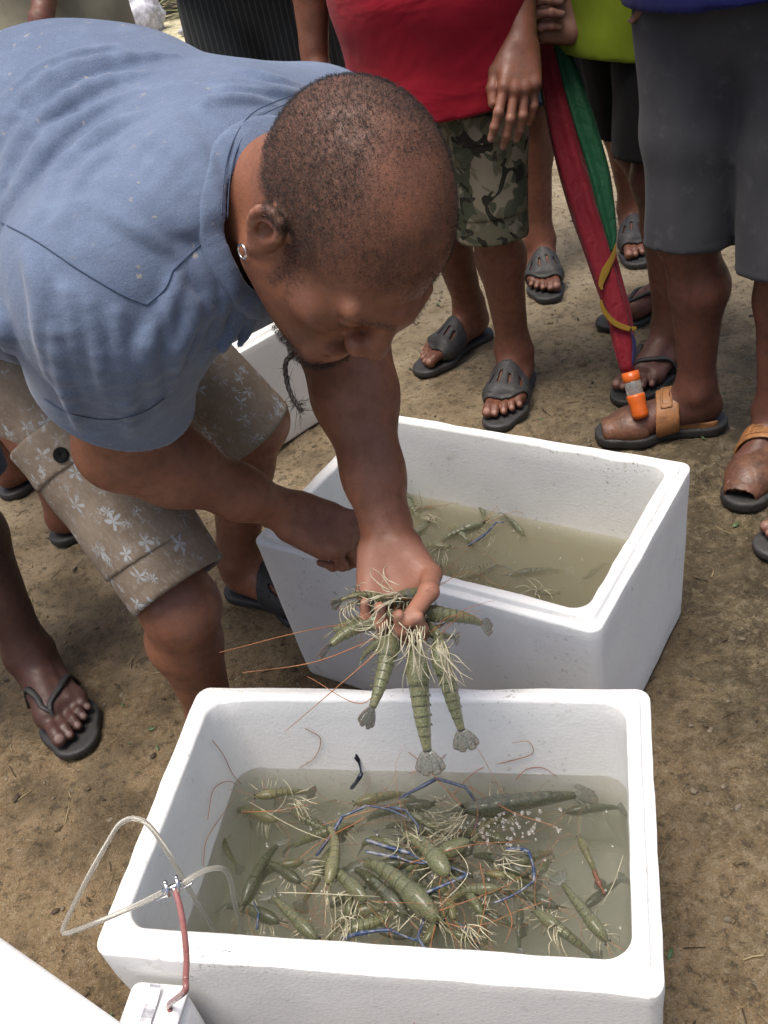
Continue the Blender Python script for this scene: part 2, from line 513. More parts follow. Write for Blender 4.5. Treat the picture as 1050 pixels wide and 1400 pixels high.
def m_floral(name):
    """washed brown cotton with pale blue five-petalled flowers and sprigs, printed along the cloth's own uv"""
    t = NT(name); o = t.tc.outputs['Object']; uv = t.attr('cloth', True)
    n1 = t.noise(9, 4, .6); n3 = t.noise(900, 2)
    col = t.mix(t.ramp(n1, .3, .7), (.15, .115, .085), (.235, .19, .145))
    fine = t.noise(160, 3, .6, t.mapv(uv, (1, .7, 1)))
    col = t.mix(t.ramp(fine, .48, .72, 0, .4), col, (.30, .275, .25))
    warp = t.n('ShaderNodeVectorMath'); warp.operation = 'ADD'
    nz = t.n('ShaderNodeTexNoise'); nz.inputs['Scale'].default_value = 30; t.l(uv, nz.inputs['Vector'])
    sc = t.n('ShaderNodeVectorMath'); sc.operation = 'SCALE'; sc.inputs['Scale'].default_value = .020
    t.l(nz.outputs['Color'], sc.inputs[0]); t.l(uv, warp.inputs[0]); t.l(sc.outputs[0], warp.inputs[1])
    def flowers(scale, petals, size, rot):
        vo = t.n('ShaderNodeTexVoronoi'); vo.voronoi_dimensions = '2D'; vo.inputs['Scale'].default_value = scale
        vo.inputs['Randomness'].default_value = .85
        vec = t.mapv(warp.outputs[0], (1, 1, 1), (0, 0, rot)); t.l(vec, vo.inputs['Vector'])
        sb = t.n('ShaderNodeVectorMath'); sb.operation = 'SUBTRACT'; t.l(vec, sb.inputs[0]); t.l(vo.outputs['Position'], sb.inputs[1])
        sx = t.n('ShaderNodeSeparateXYZ'); t.l(sb.outputs[0], sx.inputs[0])
        ang = t.math('ARCTAN2', sx.outputs[1], sx.outputs[0])
        sc_ = t.n('ShaderNodeSeparateColor'); t.l(vo.outputs['Color'], sc_.inputs[0])
        ang = t.math('ADD', ang, t.math('MULTIPLY', sc_.outputs[0], 6.28))
        pet = t.math('ABSOLUTE', t.math('COSINE', t.math('MULTIPLY', ang, petals / 2)))
        ln = t.n('ShaderNodeVectorMath'); ln.operation = 'LENGTH'; t.l(sb.outputs[0], ln.inputs[0])
        rad = t.math('MULTIPLY', t.math('ADD', t.math('MULTIPLY', pet, .75), .22), size)
        rad = t.math('MULTIPLY', rad, t.ramp(sc_.outputs[1], .15, .6, .25, 1.1))
        f = t.math('SUBTRACT', rad, ln.outputs['Value'])
        body = t.ramp(f, -size * .06, size * .16)
        core = t.ramp(ln.outputs['Value'], size * .12, size * .2)
        return t.math('MULTIPLY', body, core)
    f1 = flowers(25, 5, .0165, .3); f2 = flowers(37, 7, .0115, 1.1); f3 = flowers(50, 3, .010, 2.0)
    fade = t.ramp(t.noise(34, 5, .7), .36, .6, .08, .8)
    col = t.mix(t.math('MULTIPLY', f1, fade), col, (.35, .385, .41))
    col = t.mix(t.math('MULTIPLY', f2, fade), col, (.33, .365, .39))
    col = t.mix(t.math('MULTIPLY', f3, fade), col, (.34, .36, .375))
    bb = t.bump(t.noise(16, 3, .5, t.mapv(o, (1, 1, .6)), .8), .005, .9); bb = t.bump(n3, .0009, .5, bb)
    t.set(col, .92, bb, Specular_IOR_Level=.2)
    return t.m
def m_tee(name):
    """faded heathered blue jersey with splashes of dry mud"""
    t = NT(name); o = t.tc.outputs['Object']
    n1 = t.noise(4, 4, .6); n2 = t.noise(700, 2, .7); n4 = t.noise(26, 4, .6, t.mapv(o, (1, 1, 2.2)))
    col = t.mix(t.ramp(n1, .3, .7), (.068, .093, .152), (.114, .147, .220))
    col = t.mix(t.ramp(n2, .35, .7, 0, .4), col, (.18, .235, .34))
    col = t.mix(t.ramp(n4, .5, .72, 0, .3), col, (.18, .24, .35))
    spots = t.math('MULTIPLY', t.ramp(t.noise(75, 3, .6), .66, .71), t.ramp(t.noise(5, 2), .45, .6))
    col = t.mix(t.math('MULTIPLY', spots, .6), col, (.34, .30, .22))
    big = t.noise(7, 3, .45, t.mapv(o, (.6, 1.6, 1), (0, 0, .7)), .8)
    b = t.bump(big, .010, .55); b = t.bump(n4, .0022, .55, b); b = t.bump(n2, .0008, .5, b)
    t.set(col, .93, b, Specular_IOR_Level=.18, Sheen_Weight=.2)
    return t.m
def m_ground(name):
    t = NT(name); o = t.tc.outputs['Object']
    big = t.noise(1.3, 4, .6); mid = t.noise(7, 5, .62); fine = t.noise(60, 5, .7); grit = t.noise(260, 3, .7)
    peb = t.voro(48, 'F1'); pebc = t.n('ShaderNodeSeparateColor'); t.l(t.voro(48, 'F1', out='Color'), pebc.inputs[0])
    far = t.n('ShaderNodeSeparateXYZ'); t.l(o, far.inputs[0])
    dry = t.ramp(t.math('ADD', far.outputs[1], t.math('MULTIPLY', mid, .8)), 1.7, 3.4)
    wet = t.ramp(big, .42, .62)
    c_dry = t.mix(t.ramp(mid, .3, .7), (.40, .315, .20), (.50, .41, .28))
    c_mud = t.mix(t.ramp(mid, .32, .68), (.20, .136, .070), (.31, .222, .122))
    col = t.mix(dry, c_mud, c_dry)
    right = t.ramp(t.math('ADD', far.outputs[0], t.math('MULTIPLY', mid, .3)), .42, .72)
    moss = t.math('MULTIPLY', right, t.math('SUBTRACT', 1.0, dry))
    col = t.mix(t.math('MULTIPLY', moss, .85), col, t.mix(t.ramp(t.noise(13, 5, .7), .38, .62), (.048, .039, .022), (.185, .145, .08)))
    col = t.mix(t.math('MULTIPLY', t.ramp(t.noise(3.7, 5, .7), .5, .66), .45), col, (.12, .095, .052))
    col = t.mix(t.ramp(fine, .51, .63, 0, .5), col, (.34, .275, .18))
    col = t.mix(t.ramp(fine, .36, .475, .65, 0), col, (.05, .038, .022))
    stones = t.math('MULTIPLY', t.ramp(peb, .0, .2, 1, 0), t.ramp(pebc.outputs[0], .82, .9))
    col = t.mix(t.math('MULTIPLY', stones, .55), col, t.mix(pebc.outputs[1], (.30, .25, .17), (.22, .17, .12)))
    col = t.mix(t.ramp(grit, .57, .66, 0, .5), col, (.46, .41, .30))
    damp = t.math('MULTIPLY', t.ramp(t.noise(2.3, 5, .65), .50, .60), t.math('SUBTRACT', 1.0, dry))
    col = t.mix(t.math('MULTIPLY', damp, .5), col, (.06, .047, .027))
    clump = t.noise(27, 5, .7)
    col = t.mix(t.ramp(clump, .36, .47, .42, 0), col, (.07, .048, .026))
    b = t.bump(mid, .014, .6); b = t.bump(clump, .014, .9, b); b = t.bump(fine, .010, 1.0, b); b = t.bump(t.noise(130, 4, .7), .005, .9, b); b = t.bump(grit, .0025, .9, b); b = t.bump(stones, .004, .8, b)
    ro = t.math('SUBTRACT', t.ramp(fine, .3, .7, .75, .95), t.math('ADD', t.math('MULTIPLY', moss, .18), t.math('MULTIPLY', damp, .28)))
    t.set(col, ro, b, Specular_IOR_Level=.35)
    return t.m
def m_water(name, c_sc, dens, absb):
    """murky water: glossy surface, silt in the volume"""
    t = NT(name); t.t.nodes.remove(t.b)
    gl = t.n('ShaderNodeBsdfGlossy'); gl.inputs['Roughness'].default_value = .02
    tr = t.n('ShaderNodeBsdfTransparent'); mx = t.n('ShaderNodeMixShader')
    fr = t.n('ShaderNodeFresnel'); fr.inputs['IOR'].default_value = 1.33
    b = t.bump(t.noise(42, 3, .5), .004, .5); b = t.bump(t.noise(9, 2), .006, .3, b)
    t.l(b, gl.inputs['Normal']); t.l(b, fr.inputs['Normal'])
    t.l(fr.outputs[0], mx.inputs[0]); t.l(tr.outputs[0], mx.inputs[1]); t.l(gl.outputs[0], mx.inputs[2])
    t.l(mx.outputs[0], t.out.inputs['Surface'])
    pv = t.n('ShaderNodeVolumePrincipled'); pv.inputs['Color'].default_value = (*c_sc, 1)
    pv.inputs['Density'].default_value = dens; pv.inputs['Absorption Color'].default_value = (*absb, 1); pv.inputs['Anisotropy'].default_value = .2
    t.l(pv.outputs[0], t.out.inputs['Volume'])
    return t.m
def m_shell(name, c, c2, band=(.02, .02, .012)):
    t = NT(name)
    n = t.noise(45, 4, .6); n2 = t.noise(300, 3, .6)
    col = t.mix(t.ramp(n, .35, .68), c2, c)
    col = t.mix(t.ramp(n2, .55, .7, 0, .5), col, mul(c, 1.5))
    col = t.mix(t.math('MULTIPLY', t.attr('band'), .6), col, band)
    col = t.mix(t.ramp(t.noise(70, 4, .7), .52, .68, 0, .5), col, (c[0] * 1.5 + .05, c[1] * 1.4 + .045, c[2] * 1.5 + .04))
    col = t.mix(t.ramp(t.noise(150, 3, .7), .58, .66, 0, .6), col, mul(c2, .4))
    t.set(col, t.ramp(n, .3, .7, .24, .42), t.bump(n, .003, .5, t.bump(n2, .0008, .6)), Specular_IOR_Level=.5, Coat_Weight=.3, Transmission_Weight=.25, Subsurface_Weight=.2, Subsurface_Scale=.006)
    return t.m
def m_claw(name, c, c2):
    t = NT(name); n = t.noise(120, 3, .6); n2 = t.noise(900, 2)
    col = t.mix(t.ramp(n, .44, .64), c, c2)
    t.set(col, .28, t.bump(n2, .0005, .6), Specular_IOR_Level=.5)
    return t.m
def m_clear(name, c, rough=.12, tr=.75):
    t = NT(name)
    t.set(c, rough, None, Transmission_Weight=tr, IOR=1.4, Specular_IOR_Level=.5)
    return t.m
MT = dict(
    tee=m_tee('faded_blue_jersey'), floral=m_floral('brown_floral_cotton'), camo=m_camo('camouflage_cotton'),
    foam=m_foam('expanded_foam'), ground=m_ground('trodden_mud'),
    rubber=m_plain('black_rubber', (.022, .021, .021), .62, bump=.0008, bsc=200),
    grey_rubber=m_plain('grey_rubber', (.036, .034, .034), .6, bump=.0008, bsc=200),
    leather=m_plain('brown_leather', (.115, .05, .028), .5, bump=.0015, bsc=140, var=.4),
    tan_leather=m_plain('tan_leather', (.26, .115, .04), .55, bump=.0015, bsc=140, var=.35),
    red=m_cloth('red_jersey', (.26, .006, .018), folds=7, fold_amt=.022, stretch=(.5, .5, 1.3)),
    lime=m_cloth('lime_jersey', (.20, .27, .015)), black=m_cloth('black_cotton', (.006, .006, .0065)),
    greycot=m_cloth('charcoal_cotton', (.048, .049, .055), folds=8, fold_amt=.010, worn=(.085, .085, .09)),
    denim=m_cloth('blue_denim', (.07, .10, .16), worn=(.14, .17, .22)),
    khaki=m_cloth('khaki_cotton', (.27, .255, .19)), blue=m_cloth('blue_polo', (.007, .009, .075)),
    pin=m_cloth('pinstriped_wool', (.022, .026, .028), stripes=(22, (.05, .054, .055))),
    dark=m_cloth('dark_twill', (.016, .014, .018)), navy=m_cloth('navy_cotton', (.02, .03, .06)),
    umb_red=m_cloth('red_nylon', (.15, .005, .013), rough=.65, folds=34, fold_amt=.010, weave=1500, stretch=(1, 1, .18)), umb_green=m_cloth('green_nylon', (.005, .062, .024), rough=.6, folds=34, fold_amt=.010, weave=1500, stretch=(1, 1, .18)),
    umb_yel=m_cloth('yellow_nylon', (.17, .10, .01), rough=.8, weave=1500), umb_navy=m_cloth('navy_nylon', (.015, .015, .06), rough=.5, weave=1500),
    orange=m_plain('orange_plastic', (.55, .105, .012), .35, var=.1), clear=m_clear('clear_plastic', (.85, .83, .80), .2, .85),
    tube=m_clear('clear_tubing', (.72, .70, .63), .25, .8), pink=m_plain('pink_tubing', (.24, .10, .095), .3, var=.15),
    steel=m_plain('steel', (.55, .55, .56), .22, 1.0, var=.1), white=m_plain('white_plastic', (.82, .82, .82), .3, var=.03),
    hair=m_plain('black_hair', (.026, .019, .016), .55, var=.3), silver=m_plain('silver', (.75, .75, .76), .15, 1.0, var=.05),
    skin_main=m_skin('skin_warm_brown', (.19, .079, .046)), skin_a=m_skin('skin_brown', (.15, .060, .037)),
    skin_b=m_skin('skin_dark_brown', (.12, .050, .035)), skin_c=m_skin('skin_deep_brown', (.065, .031, .025)),
    shell=m_shell('olive_shell', (.135, .142, .055), (.075, .085, .036)), shell2=m_shell('dark_olive_shell', (.072, .082, .036), (.034, .040, .020)),
    shell3=m_shell('yellow_olive_shell', (.205, .195, .070), (.115, .118, .05)), shell4=m_shell('pale_grey_green_shell', (.175, .185, .075), (.105, .118, .052)), fan=m_shell('grey_tail_fan', (.20, .20, .17), (.11, .115, .095)),
    leg=m_plain('cream_prawn_leg', (.46, .425, .30), .35, var=.45, bsc=160), claw=m_claw('blue_claw', (.022, .042, .105), (.17, .18, .20)),
    claw2=m_claw('black_blue_claw', (.010, .013, .03), (.03, .04, .07)), ant=m_plain('orange_antenna', (.34, .13, .05), .5, var=.3), eye=m_plain('prawn_eye', (.008, .008, .008), .15),
    pebble=m_plain('pebble_stone', (.15, .12, .08), .75, bump=.002, bsc=200, var=.5), straw=m_plain('dry_straw', (.33, .26, .14), .8, var=.4), leaf=m_plain('green_leaf', (.09, .15, .06), .6, var=.5, bsc=150),
    darkleaf=m_plain('brown_leaf', (.06, .04, .022), .75, var=.5), palm=m_plain('palm_leaf', (.20, .21, .075), .55, var=.5, bsc=40),
    paint=m_plain('white_print', (.6, .6, .58), .6, var=.2), coral=m_plain('coral_wrapper', (.75, .22, .2), .5), newsprint=m_plain('plastic_sack', (.5, .5, .55), .5, var=.4, bsc=120), mat_straw=m_plain('woven_mat', (.42, .38, .24), .85, bump=.004, bsc=90, var=.4),
)
# ------------------------------------------------------------------ anatomy
def vnormals(V, Q):
    n = np.cross(V[Q[:, 2]] - V[Q[:, 0]], V[Q[:, 3 if Q.shape[1] == 4 else 2]] - V[Q[:, 1]])
    N = np.zeros_like(V)
    for i in range(Q.shape[1]): np.add.at(N, Q[:, i], n)
    return N / (np.linalg.norm(N, axis=1, keepdims=True) + 1e-12)
def sstep(x, a, b):
    t = np.clip((x - a) / (b - a), 0, 1); return t * t * (3 - 2 * t)
class Fig:
    """collects one body: the melted skin, nail and palm places, finer regions"""
    def __init__(self): self.S = Solid(); self.nails = []; self.hands = []; self.fine = []; self.feet = []; self.head = None
def limb(S, hip, knee, ank, s, back):
    back = np.asarray(back, float)
    S.cone(hip, knee, .088 * s, .054 * s, .03)
    S.ell(knee - back * .010 * s, (.047 * s,) * 3, k=.03)
    calf = knee + (ank - knee) * .32 + back * .018 * s
    S.cone(knee, calf, .046 * s, .054 * s, .03)
    S.cone(calf, ank, .052 * s, .032 * s, .03)
    S.cone(knee, ank, .044 * s, .031 * s, .02)
def foot(fig, heel, ang, medial, s=1.0, lift=.02, nails=True, step=.003):
    """heel: ground point under the back of the foot; ang: where the toes point; medial: +1 if the big toe is on the left of that direction"""
    S = fig.S
    fx = V3(math.cos(ang), math.sin(ang), 0); fy = V3(-math.sin(ang), math.cos(ang), 0) * medial; fz = V3(0, 0, 1)
    M = np.stack([fx, fy, fz], 1); o = V3(heel[0], heel[1], lift)
    def L(x, y, z): return o + M @ (V3(x, y, z) * s)
    S.ell(L(.034, 0, .034), V3(.037, .032, .036) * s, M, .02)
    ank = L(.052, .002, .092)
    S.cone(L(.045, 0, .06), ank, .036 * s, .035 * s, .02)
    S.ell(L(.058, .032, .082), V3(.014, .012, .016) * s, M, .015); S.ell(L(.05, -.031, .074), V3(.013, .012, .016) * s, M, .015)
    S.cone(L(.06, .003, .066), L(.155, .012, .031), .035 * s, .021 * s, .03)
    S.cone(L(.055, -.014, .028), L(.165, -.026, .018), .025 * s, .017 * s, .025)
    S.cone(L(.06, .012, .034), L(.17, .027, .021), .026 * s, .02 * s, .025)
    S.cone(L(.165, .027, .02), L(.16, -.028, .016), .02 * s, .016 * s, .02)
    for y0 in (.022, .008, -.005, -.018):                       # tendons
        S.cone(L(.10, y0 * .55, .062), L(.168, y0, .036), .004 * s, .004 * s, .012)
    base = [(.182, .031), (.186, .012), (.182, -.004), (.174, -.018), (.163, -.030)]
    tips = [(.243, .030), (.240, .012), (.230, -.007), (.216, -.023), (.199, -.037)]
    rad = [(.0125, .0135), (.0085, .0088), (.008, .0085), (.0075, .008), (.007, .0078)]
    for i, ((bx, by), (tx, ty), (r0, r1)) in enumerate(zip(base, tips, rad)):
        mx, my = bx * .45 + tx * .55, by * .45 + ty * .55
        hz = .020 if i == 0 else .021
        S.cone(L(bx - .02, by, .018), L(mx, my, hz), r0 * s * 1.05, r0 * s * .92, .007)
        S.cone(L(mx, my, hz), L(tx - r1, ty, .0125 if i else .014), r0 * s * .95, r1 * s, .004)
        if nails:
            fig.nails.append((L(tx - r1 * .3, ty, .0125 + r1 * .9), np.stack([nrm(M @ V3(.8, 0, -.5)), fy, nrm(M @ V3(.5, 0, .8))], 1), V3(.0085 if i == 0 else .006, .0085 if i == 0 else .0048, .006) * s))
    fig.feet.append((o, M, s)); fig.fine.append((L(.125, 0, .04), .155 * s, step))
    return ank, L, M, o
def hand(fig, wrist, X, Z, handed, curl, s=1.0, thumb=None, step=.0018, spread=.12, fine=.115):
    """X along the fingers, Z out of the back of the hand; handed = +1 right, -1 left; curl = per finger (mcp, pip, dip) in degrees"""
    S = fig.S
    X = nrm(X); Z = nrm(Z - X * (Z @ X)); Y = np.cross(Z, X) * handed       # Y: thumb side
    M = np.stack([X, Y, Z], 1); o = np.asarray(wrist, float)
    def L(x, y, z): return o + M @ (V3(x, y, z) * s)
    S.cone(L(-.02, 0, 0), L(.012, 0, 0), .026 * s, .025 * s, .02, axis=Z, sq=.75)
    ky = [.030, .0105, -.009, -.027]; kx = [.090, .094, .089, .080]; ph = [(.046, .026, .022), (.050, .030, .023), (.046, .028, .022), (.036, .021, .020)]
    for i in range(4):
        S.cone(L(.01, ky[i] * .55, .0), L(kx[i], ky[i], .002), .0165 * s, .0128 * s, .014)
    S.ell(L(.05, 0, -.004), V3(.045, .034, .013) * s, M, .015)
    S.cone(L(.012, .018, -.010), L(.055, .034, -.013), .019 * s, .014 * s, .015)
    S.cone(L(.012, -.02, -.009), L(.065, -.028, -.009), .017 * s, .013 * s, .015)
    for i in range(4):
        a = 0.0; p = V3(kx[i], ky[i], .002); sp = (1.5 - i) * spread * (1 - min(1, curl[i][0] / 90) * .8)
        S.ell(L(p[0], p[1], p[2] + .003), V3(.0115, .0105, .0105) * s, M, .008)
        r = .0098 - (.0012 if i == 3 else 0)
        for j, ln in enumerate(ph[i]):
            a += R(curl[i][j])
            d = V3(math.cos(a) * math.cos(sp), math.cos(a) * math.sin(sp), -math.sin(a))
            q = p + d * ln
            S.cone(L(*p), L(*q), r * s, (r - .0009) * s, .005 if j == 0 else .003)
            if j < 2: S.ell(L(*q), V3(1, 1, 1) * (r + .0004) * s, M, .003)
            p = q; r -= .0011
        up = V3(math.sin(a) * math.cos(sp), math.sin(a) * math.sin(sp), math.cos(a))
        c = p - d * .001 + up * r * .85
        fig.nails.append((L(*c), M @ np.stack([d, np.cross(up, d), up], 1), V3(.0065, .0052, .0045) * s))
    th = thumb or [(.022, .024, -.008), (.055, .046, -.020), (.084, .052, -.026), (.110, .048, -.030)]
    tr = (.0165, .0125, .0112, .0095)
    for j in range(3):
        S.cone(L(*th[j]), L(*th[j + 1]), tr[j] * s, tr[j + 1] * s, .012 if j == 0 else .004)
    S.ell(L(*th[2]), V3(1, 1, 1) * .0118 * s, M, .004)
    d = nrm(V3(*th[3]) - V3(*th[2])); 
    return M, L, d, th
def head(fig, c, M, s=1.0, step=.002, h_ball=.165):
    """M columns: his right, forward, crown"""
    S = fig.S; M = np.asarray(M, float); c = np.asarray(c, float)
    def L(r, f, u): return c + M @ (V3(r, f, u) * s)
    S.ell(L(0, -.014, .020), V3(.077, .094, .088) * s, M, .03)
    S.ell(L(0, .028, .012), V3(.067, .066, .066) * s, M, .03)
    S.ell(L(0, .03, -.055), V3(.060, .064, .066) * s, M, .03)
    for q in (-1, 1):
        S.cone(L(q * .057, -.002, -.070), L(q * .02, .078, -.106), .021 * s, .019 * s, .03)
        S.ell(L(q * .047, .062, -.044), V3(.021, .018, .016) * s, M, .03)
        S.cone(L(q * .047, .084, -.006), L(q * .010, .1005, -.006), .011 * s, .0125 * s, .014)
        S.ell(L(q * .032, .101, -.027), V3(.017, .011, .009) * s, M, .008, 's')
        S.ell(L(q * .032, .081, -.027), V3(.0145, .0140, .0125) * s, M, .002)       # lid over the eyeball
        S.cone(L(q * .022, .0945, -.0315), L(q * .043, .0895, -.0315), .0012 * s, .0012 * s, .0025, 's')   # lid crease: eyes cast down
    S.ell(L(0, .083, -.110), V3(.026, .017, .018) * s, M, .02)
    S.cone(L(0, .096, -.008), L(0, .115, -.050), .0095 * s, .0128 * s, .014)
    for q in (-1, 1):
        S.ell(L(q * .0165, .105, -.055), V3(.0105, .0125, .0095) * s, M, .008)
        S.ell(L(q * .0085, .113, -.066), V3(.0045, .006, .004) * s, M, .003, 's')
    S.ell(L(0, .094, -.086), V3(.028, .013, .0085) * s, M, .008)
    S.ell(L(0, .092, -.1005), V3(.025, .0135, .009) * s, M, .006)
    S.cone(L(-.024, .099, -.093), L(.024, .099, -.093), .0016 * s, .0016 * s, .003, 's')
    for q in (-1, 1):                                                                  # ears
        e = lambda f, u, o: L(q * (.072 + o * .85), f * .8 - .004, (u + .026) * .8 - .026)
        S.ell(e(-.008, -.028, .006), V3(.007, .017, .027) * s, M, .008)
        rim = [e(.006, -.026, .008), e(.008, -.008, .013), e(-.002, .008, .018), e(-.018, .004, .021), e(-.026, -.012, .022), e(-.025, -.030, .019), e(-.016, -.046, .014), e(-.006, -.056, .009)]
        S.chain(rim, (.0042, .0046, .0044, .0042, .0052), .004, n=12)
        S.chain([e(.000, -.006, .013), e(-.014, -.012, .016), e(-.017, -.028, .015), e(-.010, -.040, .012)], (.003, .0035), .004, n=8)
        S.ell(e(-.006, -.058, .007), V3(.005, .009, .010) * s, M, .006)
        S.ell(e(-.008, -.026, .014), V3(.005, .008, .011) * s, M, .004, 's')
        S.ell(e(.004, -.032, .008), V3(.004, .004, .006) * s, M, .004)
    fig.head = (c, M, s); fig.fine.append((c, h_ball * s, step))
    return L
def finish_body(fig, root, mat, coarse, head_mask=None, bounds=None, name='body'):
    lo, hi = fig.S.bounds(.02)
    if bounds is not None: lo, hi = bounds
    V, Q = skin_of(fig.S, lo, hi, coarse, fig.fine)
    N = vnormals(V, Q)
    pale = np.zeros(len(V)); nail = np.zeros(len(V)); hair = np.zeros(len(V))
    for c, M, r in fig.nails:
        m = ((V - c) ** 2).sum(1) < .03 ** 2
        q = (V[m] - c) @ M / r
        nail[m] = np.maximum(nail[m], sstep(1.25 - np.sqrt((q * q).sum(1)), 0, .25) * sstep(N[m] @ M[:, 2], .05, .4))
    for o, M, s in fig.hands:
        q = (V - o) @ M / s
        m = (np.linalg.norm(V - o, axis=1) < .24 * s) & (q[:, 0] > -.03) & (np.abs(q[:, 1]) < .085)
        pale[m] = np.maximum(pale[m], (sstep(-(N[m] @ M[:, 2]), -.05, .55) * sstep(q[m, 0], -.005, .02)) * .6)
        pale[m] = np.maximum(pale[m], .25 * sstep(q[m, 0], .09, .13))
    for o, M, s in fig.feet:
        q = (V - o) @ M / s
        m = (np.linalg.norm(V - o, axis=1) < .3 * s) & (q[:, 2] < .13)
        pale[m] = np.maximum(pale[m], sstep(.011 - q[m, 2], 0, .010) * .5)
    if head_mask is not None and fig.head is not None:
        c, M, s = fig.head
        q = (V - c) @ M / s
        hair = head_mask(q, N @ M)
        hair[np.linalg.norm(q, axis=1) > .2] = 0
        lips = np.exp(-(((q[:, 0] / .024) ** 2 + ((q[:, 2] + .094) / .012) ** 2) ** 2)) * (q[:, 1] > .085)
        ears = (np.abs(q[:, 0]) > .084) * (q[:, 1] < .02) * .25
        pale = np.maximum(pale, np.maximum(lips * .25, ears * (np.linalg.norm(q, axis=1) < .2)))
    b = mk(name, V, Q, mat, root, attrs=dict(pale=pale, nail=nail, hair=hair))
    return b, V, Q, N, hair

# ------------------------------------------------------------------ footwear (all follow the foot they are on)
def footprint(L0, s):
    T = Solid()
    pts = [(.03, 0, .034), (.12, -.006, .031), (.178, .001, .047), (.222, .006, .037)]
    for (a, b, r), (c, d, e) in zip(pts[:-1], pts[1:]): T.cone(V3(a, b, 0), V3(c, d, 0), r, e, .012)
    return T
def local_of(o, M, s):
    return lambda P: (P - V3(o[0], o[1], 0)) @ M / s
def sole(parent, o, M, s, mat, th, grow=.006, name='sole', step=.004, z0=.0):
    T = footprint(None, s); loc = local_of(o, M, s)
    def f(P):
        q = loc(P); z = q[:, 2] * s; q[:, 2] = 0
        d2 = T(q) - grow
        e = np.abs(z - z0 - th / 2) - th / 2
        return smax(d2 * s, e, .006)
    c = V3(o[0], o[1], 0) + M @ V3(.125 * s, 0, 0)
    V, Q = polygonize(f, c - V3(.17, .17, .008), c + V3(.17, .17, th + z0 + .008), step)
    return mk(name, V, Q, mat, parent)
def shell_part(parent, fS, o, M, s, region, mat, name, off=.006, gap=.0012, step=.003):
    """a strap moulded to the foot: the layer just outside the skin, cut to a region"""
    loc = local_of(o, M, s)
    def f(P):
        d = fS(P); q = loc(P)
        return smax(smax(d - off, gap - d, .001), region(q) * s, .003)
    c = V3(o[0], o[1], 0) + M @ V3(.125 * s, 0, .05)
    V, Q = polygonize(f, c - V3(.17, .17, .06), c + V3(.17, .17, .09), step)
    return mk(name, V, Q, mat, parent) if len(V) else None
def slot(q, x, y, ang, l, w):
    u = (q[:, 0] - x) * math.cos(ang) + (q[:, 1] - y) * math.sin(ang); v = -(q[:, 0] - x) * math.sin(ang) + (q[:, 1] - y) * math.cos(ang)
    u = np.maximum(np.abs(u) - l, 0); return np.sqrt(u * u + v * v) - w
def foot_solid(fig, o, M, s):
    """only the foot's own pieces, so that straps do not follow the other leg"""
    T = Solid(); c = o + M @ V3(.12 * s, 0, .04)
    T.it = [i for i in fig.S.it if np.all(c + .2 > i[1]) and np.all(c - .2 < i[2]) and i[2][2] < .35]
    return T
def slide(root, fig, o, M, s, mat):
    sd = sole(root, o, M, s, mat, .019, .004, name='slide_sandal')
    def reg(q):
        x = q[:, 0]; y = q[:, 1]
        d = np.maximum(np.maximum(.108 + .10 * np.abs(y) - x, x - (.198 - 9 * np.maximum(-y - .005, 0) ** 2 - .3 * np.maximum(-y, 0))), .016 - q[:, 2])
        for (a, b, g, l, w) in ((.150, .036, .30, .011, .0022), (.148, .015, .12, .013, .0020), (.150, -.008, -.05, .011, .0018), (.144, -.032, -.30, .012, .0022)):
            d = np.maximum(d, -slot(q, a, b, g, l, w))
        return d
    shell_part(sd, foot_solid(fig, o, M, s), o, M, s, reg, mat, 'strap', off=.0058)
    return sd
def thong(root, fig, o, M, s, mat, smat=None, th=.018):
    sd = sole(root, o, M, s, mat, th, name='flip_flop')
    fS = foot_solid(fig, o, M, s)
    def top(x, y):
        z = .13
        for _ in range(60):
            p = V3(o[0], o[1], 0) + M @ (V3(x, y, 0) * s) + V3(0, 0, z)
            v = float(fS(p[None])[0])
            if v < .003: break
            z -= max(v * .8, .0015)
            if z < .018: break
        return V3(o[0], o[1], 0) + M @ (V3(x, y, 0) * s) + V3(0, 0, max(z, .012))
    for side in (1, -1):
        pts = [top(.186, .02)] + [top(a, b) for a, b in ((.172, .02 + side * .008), (.150, .006 + side * .022), (.12, side * .036), (.095, side * .046))]
        pts[-1][2] = min(pts[-1][2], .02); 
        mk('strap', *tube(pts, (.0045, .006, .007, .006), 22, 8, flat=.6), smat or mat, sd)
    p = top(.186, .02)
    mk('toe_post', *tube([p + V3(0, 0, .002), p * V3(1, 1, 0) + V3(0, 0, .012)], .004, None, 8, False), smat or mat, sd)
    return sd
